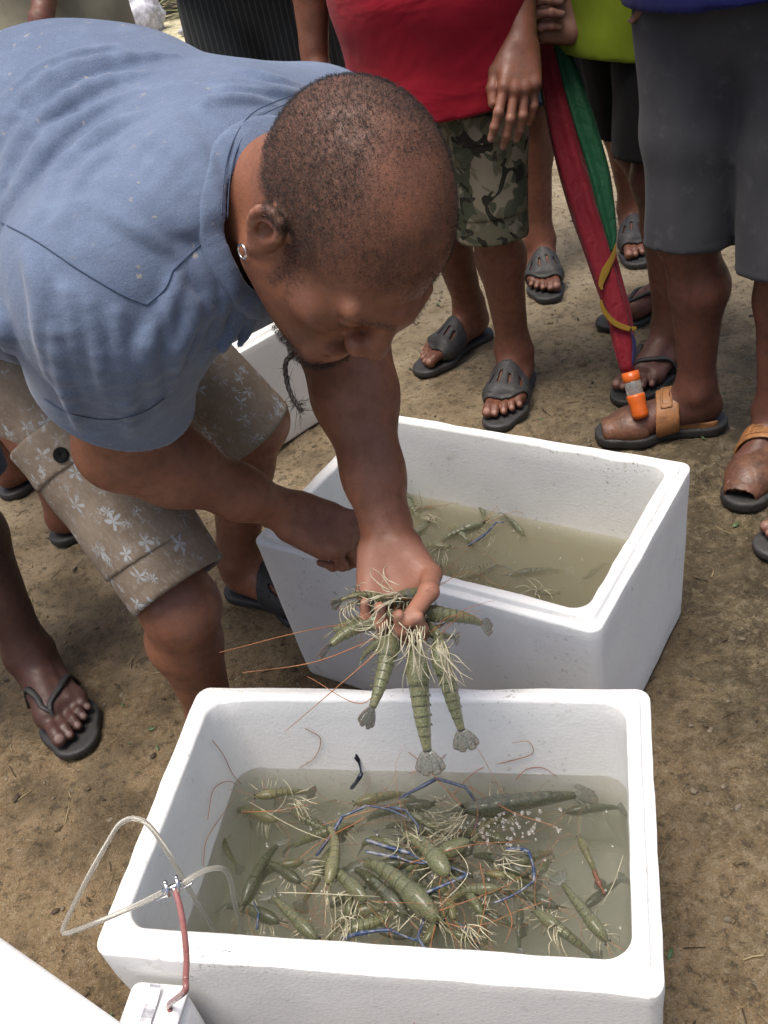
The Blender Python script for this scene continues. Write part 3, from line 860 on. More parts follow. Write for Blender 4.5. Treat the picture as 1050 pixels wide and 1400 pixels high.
def closed_sandal(root, fig, o, M, s):
    sd = sole(root, o, M, s, MT['rubber'], .024, .010, name='leather_sandal')
    T = Solid(); loc = local_of(o, M, s)
    T.cone(V3(.10, .002, .052), V3(.185, .006, .032), .042, .045, .02, axis=V3(0, 0, 1), sq=.8)
    T.cone(V3(.185, .006, .03), V3(.232, .010, .026), .046, .036, .02, axis=V3(0, 0, 1), sq=.72)
    def f(P):
        q = loc(P); d = T(q)
        d = smax(smax(d, -d - .0045, .001), np.maximum(.118 + .15 * np.abs(q[:, 1]) - q[:, 0], .014 - q[:, 2]), .003)
        mouth = np.sqrt(((q[:, 0] - .272) / .036) ** 2 + ((q[:, 1] - .008) / .036) ** 2 + ((q[:, 2] - .026) / .022) ** 2) - 1
        cut = slot(q, .135, .046, 0, .016, .006) 
        return np.maximum(np.maximum(d, -mouth * .024), -cut) * s
    c = V3(o[0], o[1], 0) + M @ V3(.17 * s, 0, .05)
    V, Q = polygonize(f, c - V3(.14, .14, .06), c + V3(.14, .14, .08), .003)
    mk('upper', V, Q, MT['leather'], sd)
    def band(q):
        return np.maximum(np.abs(q[:, 0] - .112 - .12 * q[:, 1]) - .025, .012 - q[:, 2])
    T2 = Solid(); T2.it = list(T.it); T2.cone(V3(.07, .0, .060), V3(.13, .0, .050), .044, .044, .02, axis=V3(0, 0, 1), sq=.92)
    def f2(P):
        q = loc(P); d = T2(q) - .004
        return smax(smax(d, -d - .005, .001), band(q), .003) * s
    V, Q = polygonize(f2, c - V3(.2, .2, .06), c + V3(.14, .14, .1), .003)
    mk('buckle_strap', V, Q, MT['tan_leather'], sd)
    def f3(P):
        q = loc(P); d = T2(q) - .007
        r = np.maximum(np.abs(q[:, 0] - .114 - .12 * q[:, 1]) - .013, np.abs(np.arctan2(q[:, 1], q[:, 2] - .02)) * .05 - .016 - .012)
        r = np.maximum(r, -np.maximum(np.abs(q[:, 0] - .114 - .12 * q[:, 1]) - .007, np.abs(np.arctan2(q[:, 1], q[:, 2] - .02)) * .05 - .02))
        return smax(smax(d, -d - .004, .001), r, .002) * s
    V, Q = polygonize(f3, c - V3(.2, .2, .06), c + V3(.14, .14, .1), .003)
    if len(V): mk('buckle', V, Q, MT['tan_leather'], sd)
    Tf = footprint(None, s)
    def f4(P):                                                    # low leather edge running back to the heel
        q = loc(P); z = q[:, 2].copy(); q[:, 2] = 0; d = Tf(q) - .004
        return smax(smax(d, -d - .005, .001), np.maximum(np.maximum(q[:, 0] - .12, np.abs(z - .026) - .012), .012 - q[:, 0]), .003) * s
    V, Q = polygonize(f4, c - V3(.26, .26, .06), c + V3(.14, .14, .1), .0035)
    mk('side_band', V, Q, MT['tan_leather'], sd)
    return sd

# ------------------------------------------------------------------ clothes
def wrinkle(P, sc, amp, seed, st=(1, 1, .4)):
    return amp * fbm(P * V3(*st), sc, 2, seed)
def trousers(root, hips, knees, hems, waist, mat, r=(.115, .10, .092), name='shorts', step=.006, fold=.004, seed=1, fwd=None, attr=False, pel_r=(.17, .13, .14), hem_fold=True, fold_fn=None):
    """hips/knees/hems: pairs of points; a leg is a wide tube that ends in an open hem"""
    S = Solid(); mid = (np.asarray(hips[0]) + hips[1]) / 2; lat = nrm(np.asarray(hips[0]) - hips[1]); up = nrm(np.asarray(waist) - mid)
    fw = np.cross(lat, up); Mw = np.stack([lat, fw, up], 1)
    S.ell(mid + up * .05, V3(*pel_r), Mw, .03)
    S.cone(mid + up * .02, waist, pel_r[0] * .78, pel_r[0] * .82, .04, axis=fw, sq=.85)
    ax = []
    for h, k, e in zip(hips, knees, hems):
        h, k, e = (np.asarray(v, float) for v in (h, k, e))
        S.cone(h, k, r[0], r[1], .03 if len(ax) == 0 else .018); S.cone(k, e + (e - k) * .02, r[1], r[2], .018)
        ax.append((h, k, e, nrm(e - k)))
    def leg_d(P):
        out = []
        for h, k, e, d in ax:
            v = P - k; t = np.clip(v @ (e - k) / ((e - k) @ (e - k)), -2, 3); out.append(np.linalg.norm(v - t[:, None] * (e - k), axis=1))
        return out
    def f(P):
        d = S(P)
        near = np.abs(d) < .05
        if near.any():
            d[near] += wrinkle(P[near], 11, fold, seed)
            if fold_fn is not None: d[near] += fold_fn(P[near])
        dl = leg_d(P)
        up_ = (P - waist) @ up
        d = smax(d, up_, .004)
        for i, (h, k, e, dr) in enumerate(ax):
            mine = dl[i] <= dl[1 - i] + .0
            cut = (P - e) @ dr
            if hem_fold: d = np.where(mine & (cut > -.022) & (cut < -.018), d + .0012, d)
            inner = np.maximum(d + max(.007, step * 2.4), -(cut + .06))
            d = np.where(mine & (cut > -.14), smax(smax(d, cut, .003), -inner, .002), d)
        return d
    lo, hi = S.bounds(.03)
    V, Q = polygonize(f, lo, hi, step)
    def cloth_uv(V):
        dl = leg_d(V); mine = dl[0] <= dl[1]; uv = np.zeros((len(V), 3))
        for i, (h, k, e, dr) in enumerate(ax):
            m = mine if i == 0 else ~mine
            a = nrm(np.cross(dr, V3(.3, -.8, .5))); b = np.cross(dr, a); v = V[m] - k
            uv[m, 0] = np.arctan2(v @ b, v @ a) * .10 + i * 3.3; uv[m, 1] = v @ dr
        return dict(cloth=uv)
    o = mk(name, V, Q, mat, root, attrs=cloth_uv(V) if attr else None)
    UVF[o.name] = cloth_uv
    return o, f, S
UVF = {}
def patch(parent, f, region, lo, hi, mat, name, off=.004, step=.004, thick=.006):
    def g(P):
        d = f(P)
        return smax(smax(d - off, -d - thick, .001), region(P), .003)
    V, Q = polygonize(g, lo, hi, step)
    return mk(name, V, Q, mat, parent, attrs=UVF[parent.name](V) if parent.name in UVF else None) if len(V) else None

# ------------------------------------------------------------------ a bystander
RELAX = [(18, 25, 15), (22, 30, 18), (26, 34, 20), (30, 36, 20)]
FIST = [(75, 85, 45), (78, 88, 45), (80, 88, 45), (82, 85, 45)]
def bystander(label, skin, pel, yaw, feet, bottoms, top, arms, shoes, base=None, s=1.0, seed=1, group=None, coarse=.010, headless=False, foot_step=.003, look=-35, lod=1.0):
    coarse *= lod
    """feet: ((heel xy, toe angle) left, right); bottoms: material, hem heights; arms: {side: (elbow, wrist, X, Z, curl)}"""
    fig = Fig(); S = fig.S
    pel = np.asarray(pel, float); fw = V3(math.cos(yaw), math.sin(yaw), 0); lf = V3(-math.sin(yaw), math.cos(yaw), 0); up = V3(0, 0, 1)
    hips = [pel + lf * .088 * s, pel - lf * .088 * s]
    root = thing('person', label, 'person', base if base is not None else (pel[0], pel[1], 0), group)
    knees = []; anks = []; infos = []
    for i, (hl, ang) in enumerate(feet):
        ank, L, M, o = foot(fig, hl, ang, -1 if i == 0 else 1, 1.02 * s, .021, step=foot_step)
        kn = hips[i] * .47 + ank * .53 + fw * .025 + V3(math.cos(ang), math.sin(ang), 0) * .012
        limb(S, hips[i], kn, ank, s, -V3(math.cos(ang), math.sin(ang), 0)); knees.append(kn); anks.append(ank); infos.append((o, M, 1.02 * s))
    Mt = np.stack([lf, fw, up], 1)
    chest = pel + up * .40 * s
    S.ell(pel + up * .06, V3(.155, .115, .13) * s, Mt, .04); S.cone(pel + up * .08, chest, .125 * s, .145 * s, .05, axis=fw, sq=.8)
    sh = [pel + up * .50 * s + lf * .17 * s, pel + up * .50 * s - lf * .17 * s]
    S.cone(sh[0], sh[1], .07 * s, .07 * s, .05)
    neck = pel + up * .56 * s; S.cone(neck - up * .05, neck + up * .10, .06 * s, .054 * s, .04)
    if not headless:
        a = R(look); Mh = np.stack([-lf, fw * math.cos(a) + up * math.sin(a), up * math.cos(a) - fw * math.sin(a)], 1)
        head(fig, pel + up * .74 * s + fw * .05, Mh, s, .006, .15)
    wr = []
    for i, q in enumerate('LR'):
        spec = arms.get(q)
        if spec is None:
            sg = 1 if i == 0 else -1
            spec = (sh[i] + lf * sg * .08 - up * .29 * s, sh[i] + lf * sg * .09 - up * .53 * s + fw * .06, -up + fw * .1, lf * sg + fw * .3, RELAX)
        el, wt, X, Z, curl = spec[:5]; el = np.asarray(el, float); wt = np.asarray(wt, float)
        S.cone(sh[i], el, .058 * s, .045 * s, .03); m = el * .7 + wt * .3
        S.cone(el, m, .042 * s, .046 * s, .03); S.cone(m, wt, .045 * s, .028 * s, .03)
        Mh_, Lh, _, _ = hand(fig, wt, np.asarray(X, float), np.asarray(Z, float), -1 if i == 0 else 1, curl, 1.05 * s, spec[5] if len(spec) > 5 else None)
        fig.hands.append((wt, Mh_, 1.05 * s))
        vis = spec[6] if len(spec) > 6 else False
        fig.fine.append((Lh(.08, .01, 0), .115 * s, .0022 if vis else .007))
        wr.append((sh[i], el))
    finish_body(fig, root, skin, coarse, lambda q, N: np.clip(sstep(q[:, 2], .0, .03) * sstep(-q[:, 1], -.075, -.055) * .9, 0, 1))
    for i, (o, M, sc) in enumerate(infos):
        k = shoes[i] if isinstance(shoes, (tuple, list)) else shoes
        if k == 'slide': slide(root, fig, o, M, sc, MT['grey_rubber'])
        elif k == 'thong': thong(root, fig, o, M, sc, MT['rubber'])
        elif k == 'grey_thong': thong(root, fig, o, M, sc, MT['rubber'], MT['grey_rubber'])
        elif k == 'leather': closed_sandal(root, fig, o, M, sc)
        elif k == 'flat': sole(root, o, M, sc, MT['rubber'], .021, name='flip_flop')
    bm, hem = bottoms[0], bottoms[1]; rr = bottoms[2] if len(bottoms) > 2 else (.115, .10, .092)
    def on_leg(i, z):
        a, b = (hips[i], knees[i]) if z > knees[i][2] else (knees[i], anks[i])
        t = (a[2] - z) / (a[2] - b[2]); return a + (b - a) * t
    hems = [on_leg(i, hem[i] if isinstance(hem, (tuple, list)) else hem) for i in (0, 1)]
    kk = [on_leg(i, max(knees[i][2], hems[i][2] + .04)) if hems[i][2] > knees[i][2] - .02 else knees[i] for i in (0, 1)]
    kk = [h * .5 + e * .5 if np.linalg.norm(k - e) < .05 else k for h, k, e in zip(hips, kk, hems)]
    sho, fs, SS = trousers(root, hips, kk, hems, pel + up * .16, bm, rr, 'trousers' if min(e[2] for e in hems) < .2 else 'shorts', .0065 * lod, bottoms[3] if len(bottoms) > 3 else .005, seed)
    if top:
        T = Solid(); tm, th = top[0], top[1]
        T.ell(pel + up * .07, V3(.205, .17, .15) * s, Mt, .04); T.cone(pel + up * (th - pel[2] - .03), chest, max(.192 * s, .088 * s + rr[0] + .012), .175 * s, .05, axis=fw, sq=.86)
        T.cone(sh[0], sh[1], .088 * s, .088 * s, .05)
        for a, b in wr: T.cone(a, a * .45 + b * .55, .088 * s, .085 * s, .04)
        hemp = pel + up * (th - pel[2])
        def ft(P):
            d = T(P) + wrinkle(P, 7, .009, seed + 5, (.6, .6, 1.2))
            cut = hemp[2] + .012 * np.sin(P[:, 0] * 9 + seed) - P[:, 2]
            d0 = d.copy()
            d = smax(d, cut, .004); d = smax(d, -np.maximum(d0 + .019 * lod, cut - .05), .002)
            nk = np.linalg.norm((P - neck) @ np.stack([lf, fw], 1), axis=1) - .075
            d = smax(d, -np.maximum(nk, neck[2] - .06 - P[:, 2]), .003)
            for a, b in wr:
                e = a * .45 + b * .55; dr = nrm(b - a); c2 = (P - e) @ dr
                near = (np.linalg.norm(P - e - c2[:, None] * dr, axis=1) < .13) & (np.abs((P - pel) @ lf) > .172 * s)
                d = np.where(near & (c2 > -.05) & (c2 < .2), smax(smax(d, c2, .003), -np.maximum(d0 + .019 * lod, -(c2 + .04)), .002), d)
            return d
        lo, hi = T.bounds(.02)
        V, Q = polygonize(ft, lo, hi, .008 * lod)
        mk('shirt', V, Q, tm, root)
    return root, fig, fs, hips, hems, sho
# ------------------------------------------------------------------ ground
def axis_pts(a, b, step, far):
    m = np.arange(a, b + step / 2, step); o = [1.3 ** k * step for k in range(1, 40)]
    lo = a - np.cumsum(o); hi = b + np.cumsum(o)
    return np.concatenate([lo[lo > -far][::-1], m, hi[hi < far]])
gx = axis_pts(-1.3, 1.6, .014, 90); gy = axis_pts(.2, 4.2, .014, 120)
GX, GY = np.meshgrid(gx, gy, indexing='xy')
P = np.stack([GX.ravel(), GY.ravel(), np.zeros(GX.size)], 1)
P[:, 2] = .006 * fbm(P, 3.0, 2, 3) + .0050 * fbm(P, 14, 3, 5) + .0035 * fbm(P, 48, 2, 9) - .004
P[:, 2] = np.minimum(P[:, 2], .004)
ny, nx = GX.shape
ii = np.arange(ny - 1)[:, None] * nx + np.arange(nx - 1)[None]
F = np.stack([ii, ii + 1, ii + 1 + nx, ii + nx], -1).reshape(-1, 4)
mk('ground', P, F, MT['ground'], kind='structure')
def gheight(x, y):
    p = np.stack([np.atleast_1d(x), np.atleast_1d(y), np.zeros(np.size(x))], 1).astype(float)
    return np.minimum(.006 * fbm(p, 3.0, 2, 3) + .0050 * fbm(p, 14, 3, 5) + .0035 * fbm(p, 48, 2, 9) - .004, .004)

# ------------------------------------------------------------------ foam fish boxes
def rrect(hl, hw, r, z, n=10, side=14):
    pts = []
    for cx, cy, a0 in ((hl - r, hw - r, 0), (-hl + r, hw - r, 90), (-hl + r, -hw + r, 180), (hl - r, -hw + r, 270)):
        for a in np.radians(np.linspace(a0, a0 + 90, n)): pts.append((cx + r * math.cos(a), cy + r * math.sin(a), z))
        nxt = len(pts)
        e = pts[-1]
        nx_ = {0: (-hl + r, hw), 90: (-hl, -hw + r), 180: (hl - r, -hw), 270: (hl, hw - r)}[a0]
        for t in np.linspace(0, 1, side + 2)[1:-1]: pts.append((e[0] + (nx_[0] - e[0]) * t, e[1] + (nx_[1] - e[1]) * t, z))
    return np.array(pts)
def foam_box(label, c, yaw, L, W, H, wall=.03, taper=.012, lip=True, group=None, seed=0, deep=.03):
    l, w_ = L / 2, W / 2; rings = []
    def ring(off, z, r): rings.append(rrect(l - off, w_ - off, max(r, .004), z))
    b = taper
    ring(b + .05, .0, .012); ring(b + .008, .0, .018); ring(b + .002, .003, .020); ring(b, .010, .021)
    for t in np.linspace(.15, .95, 8): ring(b * (1 - t), .014 + (H - .03) * t, .019)
    ring(.0003, H - .0125, .018); ring(.0008, H - .0100, .0175); ring(.0028, H - .009, .017)
    if lip:
        ring(.0115, H - .0088, .016); ring(.0124, H - .0078, .0155); ring(.0134, H - .0010, .015); ring(.0148, H, .0145)
    else:
        ring(.012, H - .0085, .02)
    top = H if lip else H - .0085
    ring(wall - .0035, top, .026); ring(wall - .0008, top - .0018, .028); ring(wall, top - .006, .03)
    for t in np.linspace(.1, 1, 8): ring(wall + .006 * t, top - .01 - (H - deep - .02) * t, .032)
    ring(wall + .02, deep, .03); ring(wall + .08, deep, .03)
    V, F = loft(rings)
    z = V[:, 2].copy()
    n = vnormals(V, F[1] if F[1].shape[1] == 4 else F[0])
    V = V + n * (fbm(V + seed, 30, 3, seed)[:, None] * .0011) 
    rim = sstep(z, H - .03, H - .012)
    nick = fbm(V + seed * 3.1, 22, 3, seed + 4)
    V[:, 2] -= rim * np.maximum(nick - .55, 0) * .012
    gr = .05 + .55 * sstep(nick + .4 * rim, .3, 1.0) + .35 * sstep(.04 - z, 0, .03)
    cs, sn = math.cos(yaw), math.sin(yaw)
    V = np.stack([V[:, 0] * cs - V[:, 1] * sn + c[0], V[:, 0] * sn + V[:, 1] * cs + c[1], V[:, 2] + c[2]], 1)
    o = mk('foam_box', V, F, MT['foam'], attrs=dict(grime=np.clip(gr, 0, 1)))
    return tag(o, label, 'foam box', group)
BOXG = 'white foam boxes of the prawn seller'
A_ = dict(c=(-.075, .7378, 0), yaw=-.3053, L=.612, W=.390, H=.327)
B_ = dict(c=(.1372, 1.2887, 0), yaw=-.6792, L=.602, W=.408, H=.3276)
foam_box('white foam box nearest the camera, full of prawns under the held handful', A_['c'], A_['yaw'], A_['L'], A_['W'], A_['H'], group=BOXG, seed=2)
foam_box('white foam box behind, half full of murky water with few prawns, under the right fist', B_['c'], B_['yaw'], B_['L'], B_['W'], B_['H'], group=BOXG, seed=5)
cy = .615
p0 = gz(346, 641); ex = V3(math.cos(cy), math.sin(cy), 0); ey = V3(-math.sin(cy), math.cos(cy), 0)
cc = p0 + ex * .20 + ey * .29
foam_box('empty grimy white foam box on the mud behind the bending man\'s bare forearm', (cc[0], cc[1], 0), cy, .40, .58, .30, group=BOXG, seed=9)

def box_water(b, z, mat, wall=.034, name='water'):
    z0 = .034
    R1 = rrect(b['L'] / 2 - wall - .003, b['W'] / 2 - wall - .003, .03, z0); R2 = rrect(b['L'] / 2 - wall + .0025, b['W'] / 2 - wall + .0025, .03, z)
    V, F = loft([R1, R2])
    c, s = math.cos(b['yaw']), math.sin(b['yaw'])
    V = np.stack([V[:, 0] * c - V[:, 1] * s + b['c'][0], V[:, 0] * s + V[:, 1] * c + b['c'][1], V[:, 2]], 1)
    return mk(name, V, F, mat, smooth=False, kind='structure')
WA, WB = .183, .160
box_water(A_, WA, m_water('cloudy_grey_water', (.33, .335, .25), 11, (.32, .325, .235)))
box_water(B_, WB, m_water('cloudy_olive_water', (.66, .60, .41), 55, (.66, .60, .39)))
# ------------------------------------------------------------------ the man bending over the boxes
J = dict(neck=(300, 290, 1.055), rsh=(150, 400, 1.0), lsh=(432, 222, 1.2), rel=(165, 608, 1.24), rwr=(394, 700, 1.42), lel=(468, 462, 1.25), lwr=(532, 742, 1.2),
         pel=(-40, 310, 1.42), rhip=(-65, 378, 1.38), lhip=(-5, 240, 1.50), rkn=(243, 835, 1.43), lkn=(345, 575, 1.76))
J = {k: dep(*v) for k, v in J.items()}
man = Fig(); S = man.S
root_main = thing('person', 'man in faded blue T-shirt bending low over the boxes, holding out a handful of prawns', 'person', (J['pel'][0], J['pel'][1], 0))
tu = nrm(J['neck'] - J['pel']); tl = nrm(J['lsh'] - J['rsh']); tb = nrm(np.cross(tl, tu)); tb = tb if tb[2] > 0 else -tb
tl = nrm(np.cross(tu, tb)); tl = tl if tl @ (J['lsh'] - J['rsh']) > 0 else -tl
Mt = np.stack([tl, tu, tb], 1)
mid = (J['neck'] + J['pel']) / 2
# legs
a0, L0, M0, o0 = foot(man, (-.40, 1.17), R(-22), 1, 1.06, .021)
a1, L1, M1, o1 = foot(man, gz(318, 806)[:2], R(-38), -1, 1.06, .021)
limb(S, J['rhip'], J['rkn'] + camdir(.3, .9, 0) * .008, a0, .97, V3(-.6, .75, .1)); limb(S, J['lhip'], J['lkn'], a1, 1.08, V3(-.7, .65, .1))
# trunk
S.ell(J['pel'], V3(.16, .12, .125), Mt, .05); S.cone(J['pel'], mid, .13, .135, .05, axis=tb, sq=.8); S.cone(mid, J['neck'] - tu * .08, .135, .11, .05, axis=tb, sq=.75)
S.cone(J['rsh'], J['lsh'], .062, .062, .04)
# arms
for sh, el, wt, m in (('rsh', 'rel', 'rwr', 1.0), ('lsh', 'lel', 'lwr', 1.0)):
    a, b, c = J[sh], J[el], J[wt]
    S.cone(a, b, .064, .050, .03); S.ell(b, V3(.050, .050, .050), k=.03)
    q = b * .72 + c * .28
    S.cone(b, q, .046, .050, .03); S.cone(q, b * .32 + c * .68, .049, .0335, .03); S.cone(b * .32 + c * .68, c, .0335, .0265, .03)
hX, hZ = camdir(.06, -.93, .36), camdir(.10, -.36, -.93)
HELD = [(42, 44, 26), (46, 46, 28), (48, 48, 30), (46, 48, 34)]
mh, LH, _, _ = hand(man, J['lwr'], hX, hZ, -1, HELD, .97, [(.012, .022, -.006), (.052, .050, -.020), (.082, .046, -.050), (.120, .022, -.074)], .0016, .10)
man.hands.append((J['lwr'], mh, .97))
_t2, _t3 = LH(.082, .046, -.050), LH(.120, .022, -.074); _d = nrm(_t3 - _t2); _n = nrm(camdir(-.35, .25, .9)); _n = nrm(_n - _d * (_n @ _d))
man.nails.append((_t3 - _d * .001 + _n * .0085, np.stack([_d, np.cross(_n, _d), _n], 1), V3(.0085, .0068, .005))); man.fine.append((LH(.085, .012, 0), .125, .0017))
gX, gZ = camdir(.90, -.40, -.10), camdir(.22, .45, .86)
mg, LG, _, _ = hand(man, J['rwr'], gX, gZ, 1, [(30, 62, 36), (38, 66, 38), (46, 68, 38), (54, 68, 36)], 1.02, [(.015, .022, -.010), (.050, .040, -.028), (.078, .028, -.048), (.098, .010, -.058)], .0018, .10)
man.hands.append((J['rwr'], mg, 1.02)); man.fine.append((LG(.07, .0, -.02), .11, .002))
# head and neck
hc = dep(482, 290, .925)
HM = np.stack([camdir(-.715, -.25, .653), camdir(.392, -.918, .06), camdir(.58, .31, .75)], 1)
HM = np.linalg.svd(HM)[0] @ np.linalg.svd(HM)[2]
_K = np.stack([CR, CU, -CF], 1); _a = R(8); HM = _K @ np.array([[math.cos(_a), -math.sin(_a), 0], [math.sin(_a), math.cos(_a), 0], [0, 0, 1]]) @ _K.T @ HM
HM = np.stack([HM[:, 0], HM[:, 1] * math.cos(_a) - HM[:, 2] * math.sin(_a), HM[:, 2] * math.cos(_a) + HM[:, 1] * math.sin(_a)], 1)   # chin tucked
S.cone(J['neck'] - tu * .03, hc + HM @ V3(0, -.035, -.055), .070, .064, .05)
S.ell(hc + HM @ V3(0, -.075, -.065), V3(.05, .03, .035), HM, .03)
LHd = head(man, hc, HM, 1.02, .0021)
def scalp(q, N):
    r, f, u = np.abs(q[:, 0]), q[:, 1], q[:, 2]
    n = fbm(q, 40, 2, 21) * .008
    line = .040 - .052 * sstep(u, .015, .085) * sstep(.062 - r, -.012, .03)            # recedes over the crown
    h = sstep(line + n * 1.6 - f, -.042, .036) * sstep(u + n + .9 * np.maximum(f, 0) + .030 + .2 * np.minimum(f + .05, 0), -.006, .016)
    h = np.maximum(h, (.42 + .22 * sstep(r, .03, .06)) * sstep(u, .0, .05) * (.8 + .4 * fbm(q, 60, 2, 5)))
    side = np.exp(-((f - .024) / .008) ** 2) * sstep(u, -.085, -.05) * sstep(.01 - u, 0, .02) * (r > .05) * .8
    beard = sstep(-u, .095, .115) * sstep(f, .035, .06) * .75 * (r < .05)
    jaw = sstep(-u, .05, .07) * sstep(r, .03, .045) * sstep(f, -.005, .02) * .3
    brow = np.exp(-(((u + .004 + .1 * np.maximum(r - .03, 0)) / .0055) ** 2)) * ((r > .012) & (r < .048) & (f > .07)) * .75
    lash = np.exp(-(((u + .034) / .0022) ** 2)) * ((r > .019) & (r < .046) & (f > .075)) * .8
    tash = np.exp(-(((u + .076) / .006) ** 2)) * ((r < .028) & (f > .09)) * .4
    ear = 1 - ((r > .0725) & (f < .011) & (f > -.036) & (u < -.006) & (u > -.07))
    return np.clip(np.maximum.reduce([h * ear, side, beard, jaw, brow, lash, tash]), 0, 1)
body_main, bV, bQ, bN, bHair = finish_body(man, root_main, MT['skin_main'], .006, scalp)
# cropped curls: thousands of short bent hairs rooted in the scalp
def hairs(name, V, N, dens, n, ln, wd, parent, seed=3, cats=None):
    rng = np.random.default_rng(seed); w_ = dens / dens.sum(); i = rng.choice(len(V), n, p=w_)
    p = V[i] + rng.normal(0, .0009, (n, 3)); nn = N[i]
    t = np.cross(nn, rng.normal(size=(n, 3))); t /= np.linalg.norm(t, axis=1, keepdims=True); b = np.cross(nn, t)
    l = ln * rng.uniform(.6, 1.3, n)[:, None]
    c = [p - nn * .0006, p + nn * l * .45 + t * l * .15, p + nn * l * .6 + t * l * .55, p + nn * l * .38 + t * l * .85]
    wds = [wd, wd, wd * .8, wd * .35]; rings = []
    for q, ww in zip(c, wds): rings += [q + b * ww, q - b * ww * .5 + t * ww * .6, q - b * ww * .5 - nn * ww * .6]
    Vv = np.stack(rings, 1).reshape(-1, 3); F = []
    for k in range(3):
        for j in range(3): F.append([k * 3 + j, k * 3 + (j + 1) % 3, k * 3 + 3 + (j + 1) % 3, k * 3 + 3 + j])
    F = (np.arange(n)[:, None, None] * 12 + np.array(F)[None]).reshape(-1, 4)
    return mk(name, Vv, F, MT['hair'], parent, kind='stuff')
hd = np.linalg.norm(bV - hc, axis=1) < .19
hq = (bV - hc) @ HM
top_h = hd & (hq[:, 2] > -.065) & (bHair > .28)
hairs('cropped_hair', bV[top_h], bN[top_h], np.maximum(bHair[top_h] - .26, 0) ** 1.2 + .01, 22000, .0030, .00019, root_main)
bald = hd & (hq[:, 2] > .01) & (bHair > .12) & (bHair <= .6)
hairs('stubble', bV[bald], bN[bald], bHair[bald], 7000, .0014, .00014, root_main, 8)
bd = hd & (bHair > .3) & (hq[:, 2] < -.09)
if bd.sum() > 20: hairs('goatee', bV[bd], bN[bd], bHair[bd], 1300, .008, .0003, root_main, 5)
# thin braid hanging from the chin
chin = LHd(0, .082, -.124)
bp = [chin, dep(394, 490, 1.02), dep(392, 520, 1.03), dep(402, 548, 1.03), dep(414, 562, 1.03)]
br = spline(bp, 40); parts = []
T_, N_, B_2 = frames(br)
for k in range(3):
    a = np.linspace(0, 26, 40) + k * 2.094
    parts.append(tube(br + (N_ * np.cos(a)[:, None] + B_2 * np.sin(a)[:, None]) * .0012, (.0020, .0017, .0011), None, 6, False))
rg = np.random.default_rng(4)
for k in range(70):
    j = rg.integers(30, 39) if k < 45 else rg.integers(0, 30); d = rg.normal(size=3) * .007 - V3(0, 0, .004) * (k < 45)
    parts.append(tube([br[j], br[j] + d * .6, br[j] + d * 1.1 + rg.normal(size=3) * .002], (.0004, .0003, .0001), None, 3, False))
V, F = cat_mesh(parts); mk('beard_braid', V, F, MT['hair'], root_main)
# small silver hoop in the right ear lobe
ec = LHd(.083, -.010, -.066)
a = np.linspace(0, 2 * np.pi, 26)
mk('ear_hoop', *tube([ec + HM @ (V3(.002 * math.sin(t), .0065 * math.cos(t), .0075 * math.sin(t))) for t in a], .0011, None, 8, False), MT['silver'], root_main)
# sandals
slide(root_main, man, o0, M0, 1.06, MT['rubber']); slide(root_main, man, o1, M1, 1.06, MT['rubber'])
# ---- T-shirt
T = Solid(); up_ = tu
T.ell(J['pel'] + tu * .03 - tb * .01, V3(.205, .15, .17), Mt, .06)
T.cone(J['pel'] + tu * .05, mid, .185, .18, .08, axis=tb, sq=.9)
T.ell(mid + tb * .055 + tl * .03, V3(.17, .22, .15), Mt, .08)
T.cone(mid + tb * .05 + tl * .06, J['neck'] - tu * .05 + tl * .085 + tb * .012, .135, .105, .07)
T.cone(mid + tb * .01, J['neck'] - tu * .10 - tb * .012, .185, .155, .08, axis=tb, sq=.86)
T.cone(J['rsh'] + tu * .0, J['lsh'], .092, .092, .07)
T.cone(J['rsh'] * .6 + J['lsh'] * .4 + tb * .02, J['neck'] + tb * .005 + tu * .02, .088, .088, .07)
T.cone(J['lsh'] * .7 + J['rsh'] * .3 + tb * .02, J['neck'] + tb * .005 + tu * .02, .088, .085, .07)
slv = J['rsh'] * .08 + J['rel'] * .92
T.cone(J['rsh'], slv + (J['rel'] - J['rsh']) * .05, .098, .088, .05)
T.ell(slv + camdir(-.6, -.1, .1) * .02, V3(.08, .08, .06), k=.05)
T.cone(J['lsh'], J['lsh'] * .4 + J['lel'] * .6, .096, .092, .05)
nk_a = nrm(hc + HM @ V3(0, -.03, -.05) - J['neck'])
nk0 = J['neck'] + nk_a * .035 + camdir(.35, -1, .2) * .012
Tb = Solid(); Tb.it = list(T.it)
shirt_px = lambda pts: project(Tb, pts, .5)
